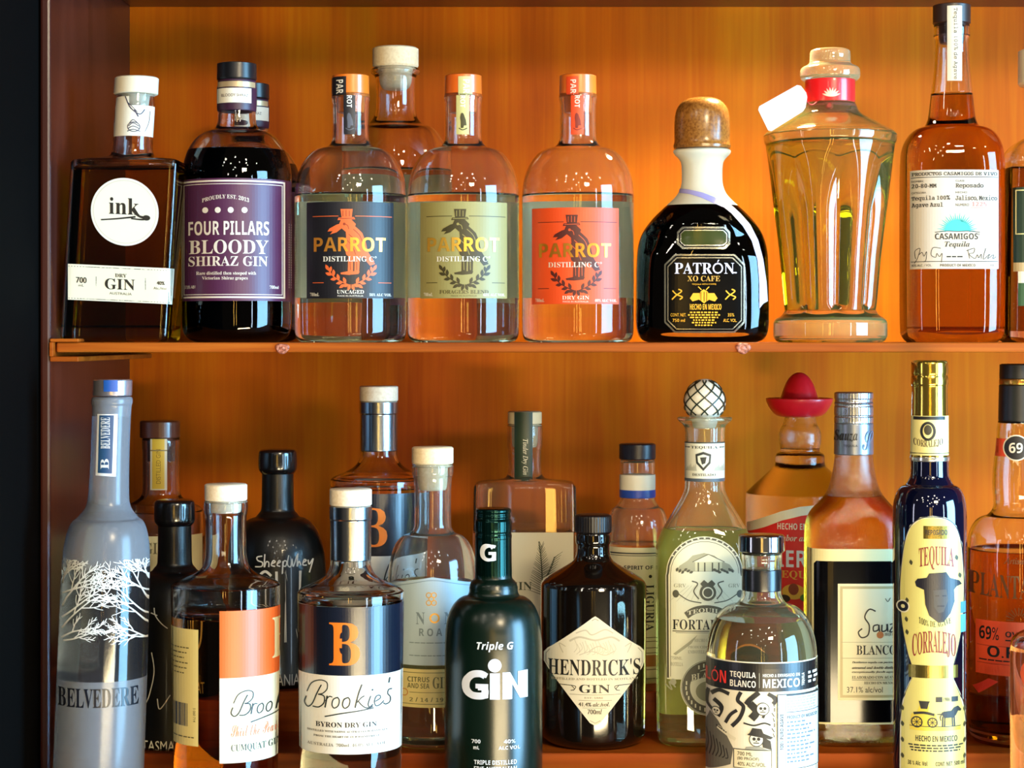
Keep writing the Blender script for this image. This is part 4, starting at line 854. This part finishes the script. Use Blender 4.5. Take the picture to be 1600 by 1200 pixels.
# cumquat gin turned to the right
b = Bottle('gin_bottle', 'bottle of amber gin turned aside, orange and white label half hidden round its curve', 353, 1.46, 'C',
    [(781, 31.5), (783, 34), (800, 34), (804, 32), (840, 31.5), (870, 32), (884, 35), (894, 44), (903, 64), (909, 80), (914, 84.5, 's'), (922, 85.5), (-14, 80), (-4, 79), (0, 72)], seg=88)
b.glass(CLEAR(), fill=960, foot=46, wall=5, liq='efcf90')
b.part('stopper', [(756, 31), (757.5, 33, 's'), (780, 33, 's'), (781.5, 32), (782, 24), (800, 24), (801, 18)], cork('e0cdae', 'e8dac2', .55))
l = Label(b, 'front_label'); OR3, YW = M('f26a28', .4), M('ecead0', .45); cc = M('1c2420')
l.rect(343, 955, 437.5, 1060, OR3, 0).rect(343, 1060, 437.5, 1193, YW, 0).text('B', 425, 972, 449, 1036, M('f0d8a0'), 'serif', 2)
script(l, lambda u, v: (362 + (u - 125) * .29 * (1 - max(0, u - 125) / 900 * .45), 1080 + (v - 712) * .25), 1, cc)
l.text('Shirl the Pearl', 361, 1134, 437, 1152, M('c8704c'), 'script').text('CUMQUAT GIN', 361, 1164, 438, 1177, M('2c4038'), 'serif').build()
l = Label(b, 'side_label'); YS = M('e2cf86', .5); l.rect(267.5, 985, 310, 1168, YS, 0)
for i in range(6): l.tiny(268, 296 - i % 3 * 4, 1014 + i * 8, 1.6, M('5a5230'), 4)
for i in range(15): l.rect(271 + i * 1.5 + (i % 3) * .3, 1102, 271.9 + i * 1.5 + (i % 4) * .25, 1138, M('3a4048'), 1)
l.text('5 060 714', 302, 1108, 306, 1130, M('5a5230'), rot=-90).tiny(271, 304, 1154, 1.6, M('5a5230'), 5).build()
byron('clear bottle with silver capsule, large navy and white label facing front, in the front row', 548, 1.46, 'C', 1, 764, True)
# dark green bottle
GNB = M('03140d', .26, 0, 0, .5)
b = Bottle('gin_bottle', 'dark green bottle with big white GiN lettering and metal screw top', 771, 1.462, 'C',
    [(838, 26.5), (860, 27.5), (902, 28.5), (905, 31), (910, 36), (918, 38, 's'), (924, 38), (928, 39.5)] + arc(931, 42, 990, 75) + [(1010, 76.5), (-14, 76.5), (-4, 74), (0, 66)], seg=88)
b.solid(GNB)
b.part('screw_cap', [(794, 25), (795, 27.5), (799, 28), (802, 26.4), (806, 27.8), (809, 26.2), (813, 28.4), (816, 28.8), (830, 28.8), (832, 27.4), (836, 28.6), (840, 28.6), (842, 28), (904, 28.9), (905, 28)], M('0a2a26', .18, .85), ridge=(36, .008), seg=144)
l = Label(b, 'cap_lettering'); k = b.prof; b.prof = b.expand([(840, 29.2), (910, 29.4)], smooth=False); LT = M('e4e8ee', .45)
l.text('G', 751, 851, 775, 877, LT, 'sansb').stroke([(770, 857), (766, 853), (757, 853), (753, 860), (754, 870), (761, 875), (770, 873), (771, 866)], 4.5, LT, 2).build(); b.prof = k
l = Label(b, 'lettering', vcut=False); T2 = M('dfe3f0', .4)
l.text('Triple G', 745, 1003, 802, 1019, LT, 'sansbi').text('G', 722, 1050, 763, 1093, T2, 'sansb').stroke([(758, 1056), (750, 1053), (738, 1055), (730, 1064), (729, 1077), (736, 1086), (747, 1088), (757, 1086), (758, 1078)], 11, T2, 2)
l.rect(747, 1070, 763, 1079, T2, 2).rect(765.5, 1052, 781, 1093, T2, 2).disc(773, 1040, 10.5, T2, 2).poly([(785, 1093), (785, 1051), (797, 1051), (809, 1074), (809, 1050), (824, 1049), (824, 1092), (812, 1092), (800, 1069), (800, 1093)], T2, 2)
l.build(); l = Label(b, 'small_print')
l.text('700', 737, 1156, 751, 1162, LT, 'sansb').text('mL', 740, 1166, 749, 1171.5, LT, 'sansb').text('40%', 787, 1156, 805, 1162, LT, 'sansb').text('ALC VOL', 779, 1166, 812, 1171.5, LT, 'sansb').text('TRIPLE DISTILLED', 741, 1188, 807, 1195, LT, 'sansb').text('FIVE AUSTRALIAN', 741, 1198, 807, 1205, LT, 'sansb').text('BOTANICALS', 750, 1208, 798, 1215, LT, 'sansb').build()
# round-shouldered bottle with the black and white skeleton label
b = Bottle('tequila_bottle', 'round-shouldered bottle with chrome cap and black and white skeleton label', 1190, 1.46, 'C',
    [(862, 29), (864, 31), (872, 31.5), (876, 30), (920, 30), (932, 31.5), (940, 36)] + arc(943, 40, 1022, 86) + [(1040, 87), (-16, 87), (-5, 84), (0, 76)], seg=88)
b.glass(CLEAR(.028, 'f4f0c0'), fill=966, foot=20, wall=5, liq='fafaee')
b.part('cap', [(835.5, 34), (837, 36, 's'), (860, 36.2, 's'), (862, 34)], M('9a9ca4', .12, 1))
b.part('neck_band', [(888.5, 30.4), (889.5, 31), (921, 31), (922, 30.4)], M('0f1216', .25))
l = Label(b); PAP = M('e2dcc4', .5); SK = M('23221e', .5); MG = M('8f8c7c', .5); RD2 = M('e0322a', .45)
l.rect(1102.5, 1035, 1277.5, 1230, PAP, 0).rect(1102.5, 1037, 1277.5, 1081, M('100f10', .35), 1)
l.text('ESPOLÓN', 1066, 1048, 1135, 1072, RD2, 'sansb', 3, fn=lambda x, y: (max(x, 1104), y)).text('TEQUILA', 1141, 1051, 1181, 1062, WH, 'sansb', 3).text('BLANCO', 1141, 1064.5, 1181, 1075, WH, 'sansb', 3).rect(1186, 1052, 1187, 1075, MG, 3).text('HECHO & ENVASADO EN', 1192, 1053, 1249, 1058, WH, 'sansb', 3).text('MEXICO', 1192, 1061, 1249, 1075, WH, 'sansb', 3).text('TEQUILA', 1252, 1054, 1257, 1074, WH, 'sansb', 3, rot=90)
for y in (1053, 1060, 1067): l.tiny(1262, 1276, y, 4, WH, 2, 3)
# skeleton dancers
SH = lambda P, m=SK, ly=2: l.poly(P, m, ly)
SH([(1103, 1140), (1110, 1120), (1122, 1132), (1134, 1150), (1146, 1172), (1142, 1198), (1103, 1215)], M('5c5a50', .5), 2)
for P, w in (([(1112, 1092), (1124, 1084), (1140, 1088)], 6), ([(1108, 1086), (1106, 1108), (1118, 1120)], 5), ([(1116, 1100), (1128, 1110), (1122, 1126)], 7), ([(1158, 1083), (1153, 1096), (1162, 1106), (1156, 1124), (1144, 1138)], 6), ([(1152, 1112), (1142, 1120), (1134, 1134)], 5), ([(1186, 1082), (1172, 1094), (1166, 1102)], 8), ([(1172, 1100), (1182, 1112), (1174, 1124)], 12), ([(1200, 1084), (1212, 1092), (1208, 1100)], 6), ([(1180, 1104), (1194, 1112), (1192, 1122)], 4)): l.stroke(P, w, SK, 3)
l.stroke([(1122, 1142), (1138, 1152), (1150, 1158)], 5, M('c9c3aa'), 4).stroke([(1120, 1140), (1136, 1149)], 2, SK, 4).stroke([(1162, 1131), (1178, 1134), (1194, 1130), (1204, 1133)], 2.5, SK, 3)
for (x, y, r) in ((1192, 1108, 9), (1182, 1156, 10), (1120, 1118, 6)):
    l.disc(x, y, r + 1.2, SK, 4).disc(x, y, r, PAP, 5).disc(x - r * .35, y - 1, r * .26, SK, 6).disc(x + r * .35, y - 1, r * .26, SK, 6).rect(x - r * .45, y + r * .45, x + r * .45, y + r * .6, SK, 6).rect(x - 1, y + r * .15, x + 1, y + r * .35, SK, 6)
SH([(1172, 1146), (1176, 1138), (1190, 1139), (1193, 1146), (1208, 1152), (1204, 1155), (1168, 1149)], SK, 7); SH([(1190, 1150), (1204, 1158), (1206, 1172), (1192, 1168)], SK, 3); SH([(1166, 1168), (1186, 1166), (1204, 1174), (1206, 1186), (1160, 1182)], MG, 3)
for i in range(7): l.stroke([(1105 + i * 5, 1150 + i * 4), (1108 + i * 5, 1170 + i * 3), (1104 + i * 5, 1190)], 1.5, SK, 3)
for i in range(8): l.stroke([(1206 + (i % 3) * 2, 1090 + i * 8), (1210, 1096 + i * 8)], 1.2, SK, 3)
l.frame(1147, 1172, 1206, 1202, 1, SK, 8).rect(1148, 1173, 1205, 1201, M('d8ceaa'), 7).text('700 ML', 1153, 1176, 1176, 1182, SK, 'sans', 9).text('(80 PROOF)', 1153, 1184, 1186, 1190, SK, 'sans', 9).text('40% ALC./VOL.', 1153, 1192, 1197, 1198, SK, 'sans', 9)
BW = M('b4c0c8', .5); l.rect(1214, 1085, 1276.8, 1202, BW, 9).frame(1214, 1085, 1277, 1203, 1, SK, 10).rect(1226, 1088, 1226.8, 1200, MG, 10).text('100% PURO AGAVE', 1218, 1116, 1223.5, 1172, SK, 'sansb', 10, rot=90).rect(1228, 1113, 1276, 1114, SK, 10).rect(1228, 1086, 1276, 1088, SK, 10)
for i in range(5): l.tiny(1229, 1272, 1091 + i * 4.4, 1.8, MG, 7, 10)
l.text('PRODUCT OF MEXICO', 1229, 1119, 1274, 1124, SK, 'sansb', 10)
for i in range(11): l.tiny(1229, 1258 + (i * 37 % 14), 1128 + i * 6.2, 2.4, M('5a6a78'), 6, 10)
l.build()
# blue gourd-label bottle
b = Bottle('tequila_bottle', 'slim dark blue bottle with gold capsule and long yellow gourd-shaped label', 1452.5, 1.46, 'C',
    [(700, 29), (735, 29.3), (745, 30), (752, 34)] + arc(757, 37, 800, 57) + [(820, 57.5), (900, 57), (-14, 57), (-4, 55), (0, 48)], seg=80)
b.solid(M('04061c', .06, 0, .8))
b.part('capsule', [(563, 25), (565, 27.5), (568, 28.5), (583, 28.5), (586, 27.6), (590, 28.6), (600, 28.8), (604, 27.2), (650, 28.2), (716, 30, 's'), (717.5, 29.4)], M('c9a94a', .16, .95))
b.part('capsule_rim', [(713, 30.4), (714, 30.7), (719, 30.7), (720, 30)], M('d8d6cc', .2, .9))
l = Label(b, 'neck_label'); k = b.prof; b.prof = b.expand([(640, 28.6), (715, 30.4)], smooth=False); YC = M('d8cf86', .45)
l.rect(1423.5, 650, 1482, 712, YC).rect(1428, 651, 1476, 656, INK, 2).ring(1450, 674, 12, 4, INK, 2, 15).disc(1450, 672, 6, M('3a3420'), 3, 8).text('CORRALEJO', 1428, 688, 1473, 700, M('4a3420'), 'serif', bend=-4).rect(1423, 708, 1483, 709, INK, 2).build(); b.prof = k
l = Label(b, 'gourd_label', vcut=True); YC2 = M('c4bc6c', .42); BR = M('7e2420', .5); NVY = M('0e0c18', .4); GD2 = M('8a7a3c', .25, .9)
ga = [(1457, 806), (1478, 809), (1494, 822), (1503, 850), (1507, 900), (1507, 940), (1504, 980), (1496, 1020), (1489, 1045), (1490, 1062), (1500, 1085), (1508.5, 1115), (1509.5, 1230), (1406, 1230), (1407, 1115), (1414, 1085), (1424, 1062), (1425, 1045), (1417, 1020), (1409, 980), (1405, 940), (1406, 900), (1412, 850), (1422, 822), (1438, 809)]
gi = [(1457 + (x - 1457) * .955, y + (2.5 if y < 1000 else 0)) for x, y in ga]
l.poly(ga, M('f0ecd0', .4), 0).stroke([(1457 + (x - 1457) * .975, y + 1.5) for x, y in ga] + [(1457, 807.5)], 1.4, NVY, 1).poly(gi, YC2, 2)
l.rect(1443, 822, 1483, 842, GD2, 3).text('REPOSADO', 1446, 828, 1480, 836, NVY, 'sansb', 4)
l.text('TEQUILA', 1436, 853, 1490, 890, BR, 'serif', 4, bend=4).rect(1420, 1040, 1496, 1060, GD2, 3)
l.poly([(1430, 910), (1434, 905), (1448, 903), (1452, 896), (1478, 894), (1484, 903), (1498, 908), (1502, 914), (1494, 917), (1490, 922), (1491, 940), (1485, 958), (1474, 972), (1466, 973), (1452, 962), (1446, 945), (1444, 922), (1432, 917)], NVY, 4)
l.poly([(1458, 922), (1478, 921), (1481, 938), (1474, 956), (1466, 958), (1459, 948)], M('3a3530'), 5).rect(1461, 930, 1467, 932, NVY, 6).rect(1472, 930, 1478, 932, NVY, 6).rect(1464, 946, 1475, 948, NVY, 6)
l.text('100% DE AGAVE', 1436, 970, 1486, 980, M('4a4420'), 'serif', 4, bend=-6)
l.text('CORRALEJO', 1426, 985, 1493, 1024, BR, 'serif', 5, bend=8)
for (x, y) in ((1424, 880), (1418, 940), (1417, 970), (1418, 990), (1494, 872), (1499, 900)): l.poly(leaf(x, y, 9, 5, 1.4), M('3a3a1c'), 4)
l.disc(1412, 950, 10, M('f0ecd0'), 4).disc(1412, 950, 8, NVY, 5).disc(1412, 950, 3, M('c8c290'), 6).rect(1500, 942, 1508, 960, M('3c8090'), 4).rect(1500, 962, 1508, 990, M('4c98a8'), 4)
l.rect(1462, 1089, 1472, 1097, SK, 4).text('1986', 1474, 1090, 1484, 1096, SK, 'sans', 4).rect(1486, 1089, 1496, 1097, SK, 4)
GDC = M('c8b43c', .4); l.rect(1422, 1136, 1500, 1142, GDC, 4).rect(1422, 1135, 1500, 1136, SK, 5)
l.poly([(1422, 1135), (1424, 1118), (1434, 1112), (1437, 1104), (1452, 1104), (1450, 1112), (1462, 1116), (1466, 1135)], GDC, 4).poly([(1436, 1096), (1453, 1096), (1451, 1100), (1449, 1108), (1439, 1108), (1437, 1100)], SK, 5)
for (x, r) in ((1433, 9), (1457, 8)):
    l.ring(x, 1129, r, 2, SK, 6, n=20)
    for j in range(4): a = j * .785; l.stroke([(x - r * math.cos(a), 1129 - r * math.sin(a)), (x + r * math.cos(a), 1129 + r * math.sin(a))], .9, SK, 6)
l.stroke([(1428, 1116), (1444, 1114), (1460, 1117)], 4, SK, 5).stroke([(1464, 1116), (1474, 1116)], 1.4, SK, 5).rect(1473, 1120, 1488, 1134, M('d8c040'), 4)
l.poly([(1472, 1118), (1474, 1112), (1486, 1111), (1490, 1106), (1496, 1104), (1501, 1110), (1500, 1113), (1496, 1112), (1493, 1118), (1489, 1122), (1475, 1122)], SK, 5)
for (x, y) in ((1473, 1120), (1476, 1121), (1487, 1121), (1490, 1120)): l.stroke([(x, y), (x + (.8 if x > 1480 else -.6), y + 15)], 2, SK, 5)
l.stroke([(1473, 1113), (1469, 1120), (1470, 1126)], 1.6, SK, 5)
l.text('HECHO EN MEXICO', 1431, 1150, 1495, 1159, SK, 'sansb', 4)
for i in range(3): l.tiny(1420 + i * 2, 1505 - i * 3, 1164 + i * 4.2, 2.2, SK, 10, 4)
l.text('38 % Alc. Vol.', 1419, 1190, 1450, 1197, SK, 'sansb', 4).text('CONT. NET. 500 ml', 1462, 1190, 1506, 1197, SK, 'sansb', 4)
for y in (1110, 1135, 1160, 1185): l.poly(leaf(1411, y, 9, 5, 1.4), M('3a3a1c'), 4).poly(leaf(1506, y, 9, 4, 1.7), M('3a3a1c'), 4)
l.build()
# clear bottle cut off at the lower right corner
b = Bottle('liquor_bottle', 'short clear bottle cut off in the bottom right corner in front of the rum', 1662, 1.44, 'C',
    [(945, 30), (960, 31), (975, 34), (983, 50), (990, 68), (998, 79), (1010, 82), (1060, 82), (-10, 81), (-3, 79), (0, 72)])
b.glass(CLEAR(), fill=1010, foot=20, liq='f4e0c8')
b.part('cap', [(915, 28), (918, 31), (944, 31), (946, 30)], M('c8321c', .35))
Label(b).disc(1662, 1060, 66, M('e0562c', .5), 0, 48).text('RUM', 1630, 1045, 1694, 1075, WH, 'sansb').build()
